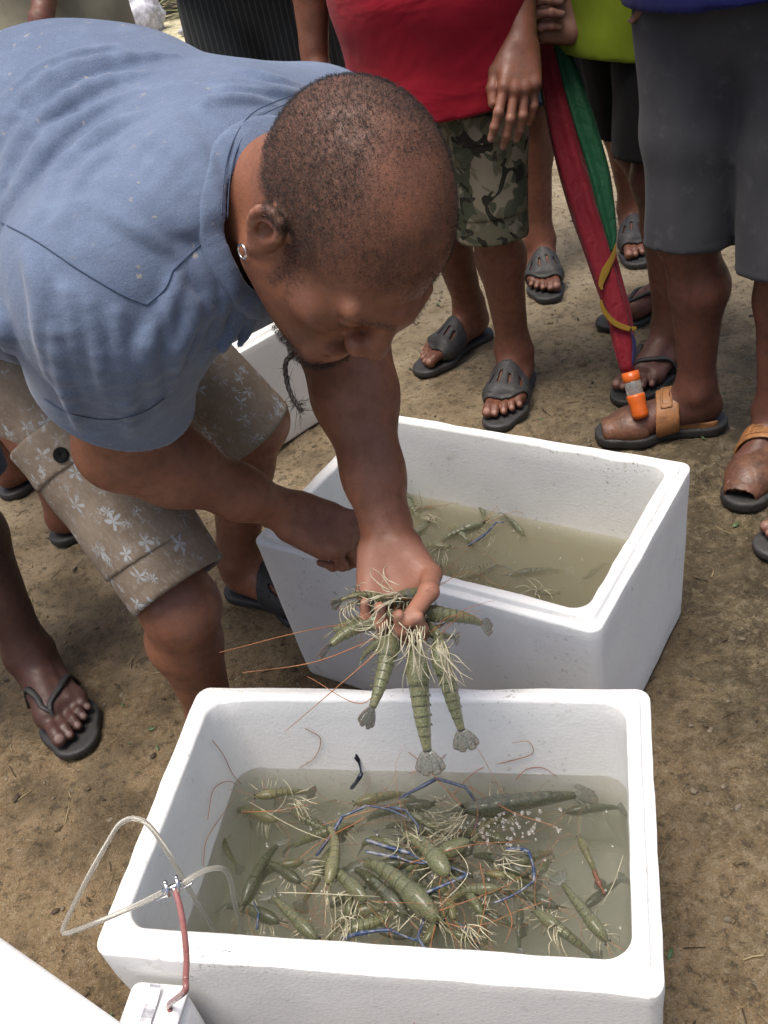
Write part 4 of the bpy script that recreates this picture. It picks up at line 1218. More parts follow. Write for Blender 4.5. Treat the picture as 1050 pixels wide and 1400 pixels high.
# pulled cloth: low ridges along the lines the folds take in the photograph
FOLDS = [([(0, 190), (60, 120), (150, 85), (240, 75)], .010), ([(20, 240), (60, 165), (130, 118), (200, 100)], .009), ([(0, 300), (40, 240), (80, 180), (160, 140)], .009), ([(60, 290), (90, 230), (150, 180), (200, 158)], .008),
         ([(170, 205), (230, 240), (275, 285), (300, 300)], .007), ([(205, 180), (250, 215), (285, 255), (300, 290)], .006), ([(150, 240), (200, 270), (245, 305), (270, 318)], .007), ([(120, 280), (180, 310), (225, 340)], .006), ([(300, 110), (350, 118), (390, 128), (420, 130)], .006), ([(280, 140), (330, 135), (380, 140)], .005),
         ([(75, 400), (80, 470), (95, 540), (110, 585)], .008), ([(120, 420), (140, 500), (150, 560)], .007), ([(215, 430), (200, 490), (215, 560)], .008), ([(245, 400), (260, 430), (240, 480), (238, 530)], .011), ([(290, 330), (310, 380), (300, 430), (280, 500)], .009), ([(0, 420), (10, 460), (15, 480)], .009), ([(40, 350), (60, 400), (55, 470)], .007),
         ([(0, 160), (40, 110), (100, 78), (160, 62)], .005), ([(10, 215), (50, 150), (100, 110), (170, 88)], .0045), ([(30, 265), (70, 205), (120, 160), (180, 128)], .005), ([(0, 260), (25, 200), (60, 150)], .004), ([(85, 300), (120, 240), (170, 195)], .0045),
         ([(185, 190), (240, 222), (285, 268), (302, 292)], .004), ([(160, 222), (215, 252), (262, 295), (285, 312)], .004), ([(140, 255), (190, 288), (232, 322)], .004), ([(225, 165), (265, 200), (295, 250)], .004), ([(310, 120), (350, 125), (400, 128)], .0035), ([(330, 95), (370, 108), (420, 122)], .004),
         ([(50, 380), (58, 450), (70, 520)], .0045), ([(95, 400), (105, 470), (125, 545)], .004), ([(160, 430), (165, 500), (160, 560)], .0045), ([(270, 360), (285, 400), (275, 450), (255, 500)], .006), ([(240, 380), (228, 430), (232, 480)], .005), ([(345, 410), (340, 445), (325, 480)], .005),
         ([(330, 400), (320, 440), (300, 490)], .008), ([(190, 470), (175, 530), (180, 590)], .006)]
for pts, r_ in FOLDS:
    q = project(Tb, pts, .5); g = grad(Tb, q, .004)
    T.chain(q - g * r_ * .12, (r_ * .25, r_ * 1.05, r_, r_ * .2), .016, n=9)
hem_d = nrm(J['rel'] - J['rsh']); hem_n = nrm(hem_d + camdir(-.25, -.1, 0) * .5)
hem_p = dep(165, 512, 1.15)
lh_d = nrm(J['lel'] - J['lsh']); lh_p = J['lsh'] * .42 + J['lel'] * .58
wst = J['pel'] - tu * .03
def f_tee(P):
    d0 = T(P)
    near = np.abs(d0) < .03
    if near.any(): d0[near] += .0035 * fbm(P[near] * V3(1, 1, 1), 9, 2, 31)
    d = d0.copy()
    v = P - nk0; ax_ = v @ nk_a; rad = np.linalg.norm(v - ax_[:, None] * nk_a, axis=1)
    hole = np.maximum(rad - .077, -(ax_ + .05))
    d = smax(d, -hole, .004)
    c1 = (P - hem_p) @ hem_n
    arm = np.linalg.norm(P - J['rsh'] - ((P - J['rsh']) @ hem_d)[:, None] * hem_d, axis=1)
    m = (arm < .15) & (c1 > -.09) & ((P - J['rsh']) @ hem_d > .1)
    d = np.where(m, smax(smax(d, c1, .003), -np.maximum(d0 + .012, -(c1 + .05)), .002), d)
    c2 = (P - lh_p) @ lh_d; arm = np.linalg.norm(P - lh_p - c2[:, None] * lh_d, axis=1)
    m = (arm < .13) & (c2 > -.05)
    d = np.where(m, smax(smax(d, c2, .003), -np.maximum(d0 + .012, -(c2 + .04)), .002), d)
    c3 = (wst - P) @ tu
    d = np.where(c3 > -.2, smax(smax(d, c3, .004), -np.maximum(d0 + .012, -(c3 + .08)), .002), d)
    return d
lo, hi = T.bounds(.02)
V, Q = polygonize(f_tee, lo, hi, .0040)
shirt = mk('t_shirt', V, Q, MT['tee'], root_main)
# ribbed collar, doubled seams
def band_(P):
    v = P - nk0; ax_ = v @ nk_a; rad = np.linalg.norm(v - ax_[:, None] * nk_a, axis=1)
    return np.maximum(np.abs(rad - .087) - .0115, -(ax_ + .03))
V, Q = polygonize(lambda P: smax(smax(T(P) - .0032, -T(P) - .004, .001), band_(P), .002), nk0 - .15, nk0 + .15, .0028)
mk('collar', V, Q, MT['tee'], shirt)
SEAM = m_cloth('blue_stitching', (.062, .09, .15))
def seam(pts, r_=.0007, lift=.0004, n=40):
    q = project(lambda P: f_tee(P) - lift, [tuple(p) for p in spline(np.array([(x, y, 0) for x, y in pts], float), n)[:, :2]], .5)
    mk('seam', *tube(q, r_, None, 5, False), SEAM, shirt)
seam([(0, 303), (50, 330), (110, 370), (165, 402), (200, 417)]); seam([(200, 417), (225, 395), (236, 370)], n=16)
seam([(236, 370), (262, 345), (285, 325), (305, 300)], n=20)
seam([(396, 131), (345, 155), (318, 195), (306, 245), (303, 295)], .0007, .0034); seam([(400, 138), (352, 162), (326, 200), (314, 248), (311, 298)], .0006, .0034)
seam([(60, 545), (95, 565), (150, 574), (195, 564), (225, 545)], .0006)
# ---- shorts
rhem = J['rkn'] + nrm(J['rkn'] - J['rhip']) * -.0 + nrm(a0 - J['rkn']) * .005
lhem = J['lkn'] + nrm(a1 - J['lkn']) * .03
sh_m, f_sh, S_sh = trousers(root_main, [J['rhip'], J['lhip']], [J['rhip'] * .4 + J['rkn'] * .6 + camdir(.6, .8, 0) * .020, J['lhip'] * .35 + J['lkn'] * .65], [dep(246, 803, 1.405), dep(352, 592, 1.75)],
                            J['pel'] + nrm(V3(0, 0, 1) + tu * .35) * .09, MT['floral'], (.096, .076, .075), 'shorts', .0045, .004, 3, attr=True, pel_r=(.17, .14, .145))
# cargo pocket with a buttoned flap on the near leg
kd = nrm(J['rkn'] - J['rhip']); pc = project(f_sh, [(105, 640), (85, 620), (150, 720)], .8)
pn = grad(f_sh, pc[:1], .004)[0]; pv = nrm(kd - pn * (kd @ pn)); pu = np.cross(pn, pv)
def pk(c, hu, hv): return lambda P: np.maximum(np.abs((P - c) @ pu) - hu, np.maximum(np.abs((P - c) @ pv) - hv, np.abs((P - c) @ pn) - .07))
fc = pc[1]
patch(sh_m, f_sh, pk(fc + pv * .075, .082, .10), fc - .3, fc + .3, MT['floral'], 'pocket', .0035, .004, .004)
patch(sh_m, f_sh, pk(fc - pv * .012, .085, .032), fc - .2, fc + .2, MT['floral'], 'pocket_flap', .0075, .004, .004)
bt = project(lambda P: f_sh(P) - .0075, [(84, 622)], .8)[0]
bn = grad(f_sh, bt[None], .004)[0]; bu = nrm(np.cross(bn, V3(0, 0, 1))); bv = np.cross(bn, bu)
rings = [[bt + bn * h + (bu * math.cos(t) + bv * math.sin(t)) * r_ for t in np.linspace(0, 2 * np.pi, 20, endpoint=False)] for r_, h in ((.0105, 0), (.0108, .003), (.0095, .0045), (.0075, .0035), (.003, .003), (.002, .001))]
mk('button', *loft(rings), MT['black'], sh_m)
# ------------------------------------------------------------------ the people standing round the boxes
D = R
def heel_of(toe, ang, ln=.255):
    return (toe[0] - ln * math.cos(ang), toe[1] - ln * math.sin(ang))
# red shirt, camouflage shorts
pel = V3(.322, 2.19, .84)
rw = dep(711, 58, 1.92)
red_root, _, f_camo, hp, hm, camo_o = bystander('person in a red shirt and camouflage cargo shorts, arm hanging, in grey slide sandals', MT['skin_a'], pel, D(-124),
    ((heel_of(gz(683, 588)[:2], D(-117)), D(-117)), (heel_of(gz(573, 512)[:2], D(-148)), D(-148))),
    (MT['camo'], (.41, .42), (.112, .094, .082), .007), (MT['red'], .715),
    {'L': (dep(704, -190, 1.90), rw, camdir(-.02, -.97, .1), camdir(.15, .1, .95), [(14, 22, 12), (20, 26, 14), (24, 30, 16), (28, 34, 18)], [(.020, .022, -.006), (.052, .042, -.014), (.084, .046, -.018), (.110, .044, -.022)], True)},
    'slide', seed=2)
# flapped pocket on his near thigh
c0 = project(f_camo, [(664, 178)], 1.2)[0]; n0 = grad(f_camo, c0[None], .004)[0]; v0 = nrm(V3(0, 0, -1) - n0 * (-n0[2])); u0 = np.cross(n0, v0)
def prg(c, hu, hv): return lambda P: np.maximum(np.abs((P - c) @ u0) - hu, np.maximum(np.abs((P - c) @ v0) - hv, np.abs((P - c) @ n0) - .06))
patch(camo_o, f_camo, prg(c0 + v0 * .10, .075, .09), c0 - .25, c0 + .25, MT['camo'], 'pocket', .004, .005, .004)
patch(camo_o, f_camo, prg(c0, .078, .03), c0 - .2, c0 + .2, MT['camo'], 'pocket_flap', .008, .005, .004)
# navy shorts, slides, farther back
pel = V3(.755, 2.86, .86)
bystander('person in dark navy shorts and slide sandals standing behind, between red shirt and lime shirt', MT['skin_a'], pel, D(-100),
    ((heel_of(gz(876, 366)[:2], D(-104)), D(-104)), (heel_of(gz(748, 414)[:2], D(-101)), D(-101))), (MT['navy'], .47), (MT['khaki'], .80), {}, 'slide', seed=3, foot_step=.0035, lod=1.3)
# lime shirt, black shorts, holding the umbrella
pel = V3(.77, 2.21, .87)
uh = dep(788, 36, 2.04)
bystander('person in lime green shirt, black shorts and thong sandals, gripping the folded umbrella', MT['skin_b'], pel, D(-164),
    ((heel_of(gz(853, 553)[:2], D(-143)), D(-143)), (heel_of(gz(822, 446)[:2], D(178)), D(178))), (MT['black'], .515, (.12, .105, .10)), (MT['lime'], .735),
    {'R': (dep(850, -75, 2.24), uh, camdir(-.97, .05, .22), camdir(-.30, .10, -.95), [(70, 62, 35), (74, 64, 35), (78, 64, 35), (82, 64, 35)], [(.014, .020, -.006), (.040, .040, -.022), (.062, .038, -.046), (.070, .020, -.064)], True)},
    ('grey_thong', 'thong'), seed=4)
# grey shorts, brown sandals
pel = V3(.80, 1.765, .84)
bystander('person in charcoal grey shorts, blue shirt and worn brown leather sandals at the right', MT['skin_b'], pel, D(-126),
    ((heel_of(gz(1017, 695)[:2], D(-131)), D(-131)), (heel_of(gz(825, 598)[:2], D(167)), D(167))), (MT['greycot'], (.41, .445), (.112, .100, .093), .010), (MT['blue'], .893),
    {'R': (dep(842, -190, 1.92), dep(905, -82, 1.84), camdir(.15, -.98, .1), camdir(-.5, .1, .8), RELAX), 'L': (dep(1130, -230, 1.75), dep(960, -90, 1.70), camdir(-.35, -.9, .1), camdir(.4, .1, .9), RELAX)},
    'leather', seed=6, foot_step=.0026)
# dark-skinned foot at the left edge
pel = V3(-.80, 1.53, .87)
bystander('person in blue denim shorts at the left edge, one dark foot in a black flip-flop', MT['skin_c'], pel, D(-62),
    ((heel_of(gz(119, 1026)[:2], D(-63), .258), D(-63)), ((-1.02, 1.42), D(-70))), (MT['denim'], .46, (.12, .10, .095)), (MT['dark'], .85), {}, 'thong', seed=7, foot_step=.0024, lod=1.25)
# behind the bending man
pel = V3(-.86, 2.03, .87)
bystander('person standing behind the bending man, only two heels in black flip-flops showing', MT['skin_a'], pel, D(30),
    ((gz(2, 688)[:2] + V3(.01, .015), D(42)), (gz(70, 746)[:2] + V3(.01, .01), D(16))), (MT['dark'], .5), (MT['khaki'], .9), {}, 'flat', seed=8, lod=1.5)
# pinstripes
pel = V3(-.02, 2.80, .88)
bystander('person in black pinstriped trousers behind the bending man\'s back, arms hanging', MT['skin_a'], pel, D(-95),
    (((.08, 2.86), D(-90)), ((-.13, 2.86), D(-105))), (MT['pin'], .12, (.115, .10, .095)), (MT['dark'], .95),
    {'R': (dep(283, -150, 2.9), dep(291, 50, 2.9), V3(0, 0, -1), V3(-1, -.3, 0), RELAX), 'L': (dep(384, -160, 2.62), dep(364, 62, 2.58), V3(0, 0, -1), V3(.3, -1, 0), RELAX)}, 'flat', seed=9, foot_step=.006, lod=1.2)
# khaki clothes, top left
pel = V3(-.60, 3.25, .88)
bystander('person in loose khaki shirt and trousers at the top left corner', MT['skin_b'], pel, D(-75),
    (((-.50, 3.32), D(-70)), ((-.70, 3.32), D(-85))), (MT['khaki'], .12), (MT['khaki'], .80),
    {'R': (dep(72, -150, 2.66), dep(57, 40, 2.6), V3(0, 0, -1), V3(-.5, -1, 0), RELAX), 'L': (dep(180, -200, 3.3), dep(170, -120, 3.4), V3(0, .6, .5), V3(1, 0, 0), RELAX)}, 'flat', seed=10, foot_step=.006, lod=1.2)
# toe of a dark sandal at the right edge
pel = V3(1.02, 1.42, .87)
bystander('person almost out of view at the right, only a black sandal toe showing', MT['skin_b'], pel, D(178),
    ((heel_of(gz(1041, 757)[:2], D(176)), D(176)), ((1.16, 1.55), D(170))), (MT['dark'], .5), (MT['dark'], .9), {}, 'slide', seed=12, lod=1.5)
# ------------------------------------------------------------------ folded umbrella, point down
ub = thing('umbrella', 'folded red and green umbrella held upright, its orange capped end on the sandal', 'umbrella', gz(873, 572, .07))
TB = gz(873, 568, .075); TT = dep(738, 30, 2.10)
def upt(x, y):                                   # a point of the umbrella's own upright plane
    s = np.clip((y - 30) / (568 - 30), -.3, 1.05); t = 2.10 + ((TB - CO) @ CF - 2.10) * s
    return dep(x, y, t)
def cloth_tube(name, px, wid, mat, depth=.5, pleats=3, off=0.0, amp=.16, seed=0, n=40, turns=0.0):
    c = spline(np.array([np.append(upt(x, y) - CF * off, 0)[:3] for x, y in px]), n)
    w_ = np.interp(np.linspace(0, 1, n), np.linspace(0, 1, len(wid)), wid)
    T_, _, _ = frames(c); rings = []
    for i in range(n):
        rx = nrm(CR - T_[i] * (CR @ T_[i])); rz = np.cross(T_[i], rx)
        a = np.linspace(0, 2 * np.pi, 36, endpoint=False)
        rr = 1 + amp * np.sin(pleats * a + seed + turns * i / n) + .05 * np.sin(7 * a + i * .25)
        rings.append(c[i] + (rx * (np.cos(a) * rr)[:, None] + rz * (np.sin(a) * rr * depth)[:, None]) * w_[i])
    return mk(name, *loft(rings), mat, ub)
k = 2.15 / 1361 / 2 * .78
cloth_tube('red_panel', [(738, 22), (748, 70), (760, 130), (776, 200), (795, 270), (815, 330), (832, 385), (846, 430), (853, 470), (858, 508)], [v * k for v in (18, 32, 42, 50, 54, 54, 48, 42, 38, 34, 22)], MT['umb_red'], .75, 5, 0, .12, 1, turns=1.2)
cloth_tube('green_panel', [(752, 24), (766, 70), (780, 120), (798, 180), (816, 240), (826, 290), (833, 325), (835, 346)], [v * k for v in (10, 22, 32, 38, 38, 32, 20, 3)], MT['umb_green'], .6, 5, .012, .24, 2, turns=2)
cloth_tube('green_panel', [(736, 60), (740, 90), (746, 130), (752, 160)], [v * k for v in (8, 12, 10, 2)], MT['umb_green'], .6, 3, -.015, .15, 3)
cloth_tube('yellow_edge', [(838, 338), (834, 355), (824, 375), (818, 392), (820, 400)], [v * k for v in (2, 9, 14, 9, 3)], MT['umb_yel'], .10, 2, .026, .05, 4)
cloth_tube('yellow_edge', [(818, 414), (822, 428), (836, 444), (854, 452), (866, 452)], [v * k for v in (4, 8, 10, 9, 6)], MT['umb_yel'], .14, 2, .026, .05, 5)
cloth_tube('navy_panel', [(858, 450), (862, 468), (861, 490), (859, 506)], [v * k for v in (6, 15, 15, 9)], MT['umb_navy'], .7, 3, .006, .15, 6)
mk('shaft', *tube([upt(735, -30), upt(738, 30), upt(855, 480), upt(862, 520)], .0065, None, 10, False), MT['rubber'], ub)
def turned(name, prof, mat, seg=24):
    rings = []; ax_ = nrm(TB - upt(860, 515)); rx = nrm(np.cross(ax_, V3(0, 1, .3))); rz = np.cross(ax_, rx); o = upt(862, 512)
    for z, r_ in prof: rings.append([o + ax_ * z + (rx * math.cos(a) + rz * math.sin(a)) * r_ * .86 for a in np.linspace(0, 2 * np.pi, seg, endpoint=False)])
    return mk(name, *loft(rings), mat, ub)
turned('orange_ring', [(-.006, .018), (-.006, .0215), (.014, .0225), (.016, .020)], MT['orange'])
turned('clear_sleeve', [(.012, .0195), (.013, .0208), (.045, .0208), (.046, .0195)], MT['clear'])
turned('orange_cap', [(.044, .012), (.044, .0225), (.050, .0235), (.062, .0215), (.072, .0205), (.088, .0220), (.094, .0195), (.098, .012)], MT['orange'])
# red bundle in the grey-shorts person's hands
V, F = ico((0, 0, 0), 1, 3); c = dep(925, -16, 1.80)
V = V * V3(.065, .04, .034) * (1 + .16 * fbm(V, 2.4, 3, 8))[:, None] + c
tag(mk('cloth_bundle', V, F, MT['red']), 'crumpled red cloth held at the waist of the grey shorts', 'cloth')
# ------------------------------------------------------------------ river prawns
def ringe(c, T_, N_, w_, h, n=12, flat=0.0):
    a = np.linspace(0, 2 * np.pi, n, endpoint=False); B = np.cross(T_, N_)
    y = np.sin(a); y = np.where(y < -.3, -.3 + (y + .3) * .75, y)              # flatter belly
    return c + N_ * (y * h)[:, None] + B * (np.cos(a) * w_)[:, None]
class Prawn:
    """one kind of prawn: head end at +X, back up (+Z), unit body length; bend curls the tail under"""
    def __init__(self, bend, shell, seed, claw=0.0, leg_n=5, ant=1.1, side=0.0, fat=1.0):
        rg = np.random.default_rng(seed); self.parts = []
        n = 61; s = np.linspace(0, 1, n)                                       # along the body from the eyes to the tail root
        ang = np.where(s < .40, 0, -bend * ((s - .40) / .6) ** 1.2); sd = np.where(s < .4, 0, side * (s - .4))
        dirs = np.stack([-np.cos(ang) * np.cos(sd), np.sin(sd), np.sin(ang)], 1)
        C = np.concatenate([[[0, 0, 0]], np.cumsum((dirs[1:] + dirs[:-1]) / 2 * .84 / (n - 1), 0)]) + V3(.42, 0, 0)
        Tn = dirs; Nn = np.stack([np.sin(ang) * -1 * np.cos(sd) * -1, np.zeros(n), np.cos(ang)], 1)
        Nn = np.array([nrm(np.cross(np.cross(t, V3(0, 0, 1) if abs(t[2]) < .95 else V3(1, 0, 0)), t)) for t in Tn])
        Nn = np.array([nrm(V3(math.sin(a_) , 0, math.cos(a_)) - t * (V3(math.sin(a_), 0, math.cos(a_)) @ t)) for a_, t in zip(ang, Tn)])
        at = lambda u: (np.array([np.interp(u, s, C[:, k]) for k in range(3)]), nrm([np.interp(u, s, Tn[:, k]) for k in range(3)]), nrm([np.interp(u, s, Nn[:, k]) for k in range(3)]))
        def prof(u):
            return np.interp(u, [0, .05, .15, .28, .40, .5, .7, .88, 1], np.array([.018, .034, .052, .060, .054, .050, .043, .031, .022]) * fat * 1.3)
        rings = []; us = np.r_[np.linspace(0, .40, 11), .408]
        for u in us:
            c, t, nn = at(u); r_ = prof(u) * (1.05 if u < .405 else .85); rings.append(ringe(c, t, nn, r_, r_ * 1.22, 14))
        V, F = loft(rings); bd = np.concatenate([np.repeat(np.exp(-((us - .40) / .012) ** 2), 14), [0, 1]])
        self.add('carapace', V, F, shell, bd)
        edges = [.385, .475, .565, .665, .755, .845, 1.0]
        for i in range(6):
            a_, b_ = edges[i], edges[i + 1] + (.022 if i < 5 else 0); rings = []; bl = []
            for q in np.linspace(0, 1, 6):
                u = a_ + (b_ - a_) * q; c, t, nn = at(min(u, 1)); r_ = prof(min(u, 1)) * (.985 + .055 * q ** 3) 
                if q == 0: r_ *= .94
                rings.append(ringe(c, t, nn, r_ * .98, r_ * 1.14, 12)); bl.append(.75 * (q > .9) + .15 * (q < .1))
            V, F = loft(rings); self.add('abdomen_segment', V, F, shell, np.concatenate([np.repeat(bl, 12), [0, .6]]))
        c, t, nn = at(1.0); B = np.cross(t, nn); P_ = []
        for k, (sp, ln, wd) in enumerate(((0, .18, .030), (.26, .21, .046), (-.26, .21, .046), (.52, .20, .052), (-.52, .20, .052))):
            d = nrm(t * math.cos(sp) + B * math.sin(sp)); lat = np.cross(d, nn); rr = []
            for q, ww, hh in ((0, .5, .014), (.3, .9, .010), (.65, 1.0, .005), (.9, .85, .003), (1, .45, .002)):
                cc_ = c + d * ln * q + nn * (.006 * (2 - abs(sp) * 3) - .01 * q * q); a = np.linspace(0, 2 * np.pi, 8, endpoint=False)
                rr.append(cc_ + lat * (np.cos(a) * wd * ww)[:, None] + nn * (np.sin(a) * hh)[:, None])
            P_.append(loft(rr))
        V, F = cat_mesh(P_); self.add('tail_fan', V, F, MT['fan'], np.zeros(len(V)))
        c, t, nn = at(0.0); B = np.cross(t, nn); f = -t
        V, F = loft([c + (f * x + nn * z)[None] + np.array([B * w_, nn * h, -B * w_, -nn * h]) for x, z, w_, h in ((-.10, .048, .006, .012), (0, .034, .006, .016), (.07, .034, .004, .012), (.14, .052, .002, .006), (.17, .064, .001, .001))])
        self.add('rostrum', V, F, shell, np.zeros(len(V)))
        for q in (1, -1):
            V, F = cat_mesh([ico(c + f * .022 + B * q * .034 + nn * .020, .0135, 1), tube([c + B * q * .012, c + f * .018 + B * q * .026 + nn * .014], .006, None, 6, False)])
            self.add('eye', V, F, MT['eye'], np.zeros(len(V)))
            for j in range(1):
                pts = [c + B * q * .016 - nn * .006]; d = nrm(f + B * q * rg.uniform(.2, .9) + nn * rg.uniform(.05, .35))
                for m in range(6):
                    d = nrm(d + rg.normal(0, .22, 3) + V3(0, 0, -.03) + B * q * .1 - f * .05 * m); pts.append(pts[-1] + d * ant / 6)
                self.add('antenna', *tube(pts, (.0042, .0032, .0022, .0012), 26, 4), MT['ant'])
            for j in range(2):
                pts = [c + B * q * .008 + nn * .004]; d = nrm(f + B * q * rg.uniform(-.2, .6) + nn * rg.uniform(-.1, .5))
                for m in range(3):
                    d = nrm(d + rg.normal(0, .2, 3)); pts.append(pts[-1] + d * .10)
                self.add('antennule', *tube(pts, (.003, .001), 10, 3), MT['leg'])
            for j in range(leg_n):
                u = .10 + .06 * j; cc_, tt, n2 = at(u); b2 = np.cross(tt, n2) * q; p0_ = cc_ + b2 * .03 - n2 * prof(u) * .9
                sw = rg.uniform(-.5, .7) + (.5 - .25 * j)
                k1 = p0_ + nrm(b2 * rg.uniform(.5, 1.1) - n2 * rg.uniform(.2, .8) - tt * sw) * .10
                k2 = k1 + nrm(b2 * rg.uniform(.2, .8) - n2 * rg.uniform(.4, 1.1) - tt * sw * .8) * .10
                k3 = k2 + nrm(b2 * rg.uniform(-.5, .4) - n2 * rg.uniform(.5, 1) - tt * (sw + rg.uniform(-.5, .5))) * .07
                self.add('leg', *tube([p0_, k1, k2, k3], (.0075, .0062, .0045, .0018), None, 5, False), MT['leg'])
            for j in range(4):
                u = .47 + .095 * j; cc_, tt, n2 = at(u); b2 = np.cross(tt, n2) * q; p0_ = cc_ + b2 * prof(u) * .6 - n2 * prof(u) * .9
                self.add('swimmeret', *tube([p0_, p0_ - n2 * .03 + tt * .012, p0_ - n2 * .05 + tt * .03], (.011, .009, .003), None, 5, False, .4), shell)
            if claw > 0:
                cc_, tt, n2 = at(.12); b2 = np.cross(tt, n2) * q; p0_ = cc_ + b2 * .035 - n2 * .05; o1 = rg.uniform(.5, 1.0); o2 = rg.uniform(-.2, .5)
                k1 = p0_ + nrm(b2 * o1 - tt * .5 - n2 * .15) * .2 * claw; k2 = k1 + nrm(b2 * o2 - tt * 1 + n2 * .1) * .26 * claw; k3 = k2 + nrm(-b2 * .3 - tt * .9) * .26 * claw
                self.add('claw_arm', *tube([p0_, k1, k2], (.012, .013, .014), 9, 7, False), MT['claw'])
                d = nrm(k3 - k2); lt = nrm(np.cross(d, n2))
                V, F = cat_mesh([tube([k2, k2 + d * .13 * claw, k3], (.015, .018, .012), None, 7, False), tube([k3 - d * .02, k3 + d * .07 * claw + lt * .008, k3 + d * .14 * claw - lt * .002], (.010, .007, .002), None, 6, False), tube([k3 - d * .02, k3 + d * .07 * claw - lt * .012, k3 + d * .13 * claw - lt * .004], (.008, .006, .002), None, 6, False)])
                self.add('pincer', V, F, MT['claw2'] if seed % 2 else MT['claw'])
    def add(self, name, V, F, mat, band=None):
        self.parts.append((name, mesh_data(name, V, F, mat, True, dict(band=np.zeros(len(V)) if band is None else band))))
    def place(self, M, label, group, scale, flip=1):
        """M: 4x4 rotation and place"""
        r_ = bpy.data.objects.new('prawn', None); r_.empty_display_size = .02; COL.objects.link(r_)
        sc_ = Matrix.Diagonal((scale, scale * flip, scale, 1))
        r_.matrix_world = M @ sc_
        tag(r_, label, 'prawn', group)
        for nm, me in self.parts:
            o = bpy.data.objects.new(nm, me); COL.objects.link(o); o.parent = r_
        return r_
KINDS = dict(
    straight=Prawn(.35, MT['shell'], 1), bent=Prawn(1.1, MT['shell'], 2), curled=Prawn(2.1, MT['shell2'], 3), dark=Prawn(.5, MT['shell2'], 4, ant=1.0),
    male=Prawn(.45, MT['shell2'], 6, claw=.85, ant=1.3), big=Prawn(.7, MT['shell'], 7, claw=.8, fat=1.02), pale=Prawn(.8, MT['shell3'], 8), side=Prawn(.5, MT['shell3'], 9, side=.9),
    hang=Prawn(.22, MT['shell4'], 12, fat=1.2, leg_n=3, ant=.7), limp=Prawn(.6, MT['shell4'], 13, fat=1.32, leg_n=4, ant=.9))
def lay(kind, hp, tp, roll, label, group, flip=1, stretch=1.0):
    """lay a prawn with its head at hp and its tail at tp; roll turns it about its length"""
    hp, tp = np.asarray(hp, float), np.asarray(tp, float); x = nrm(hp - tp); L_ = np.linalg.norm(hp - tp)
    b = {'straight': .98, 'bent': .92, 'curled': .74, 'dark': .97, 'male': .97, 'big': .95, 'pale': .94, 'side': .94, 'hang': .99, 'limp': .97}[kind]
    z = nrm(V3(0, 0, 1) - x * x[2]) if abs(x[2]) < .95 else nrm(CF * -1 + x * (CF @ x)); y = np.cross(z, x)
    z, y = z * math.cos(roll) + y * math.sin(roll), y * math.cos(roll) - z * math.sin(roll)
    m = (hp + tp) / 2
    M = Matrix(((x[0], y[0], z[0], m[0]), (x[1], y[1], z[1], m[1]), (x[2], y[2], z[2], m[2]), (0, 0, 0, 1)))
    return KINDS[kind].place(M, label, group, L_ / b * stretch, flip)
GA, GB, GH = 'prawns in the nearest foam box', 'prawns in the rear foam box', 'prawns held in the hand'
def wa(x, y, dz=0.0): return gz(x, y, WA + dz)
def wb(x, y, dz=0.0): return gz(x, y, WB + dz)
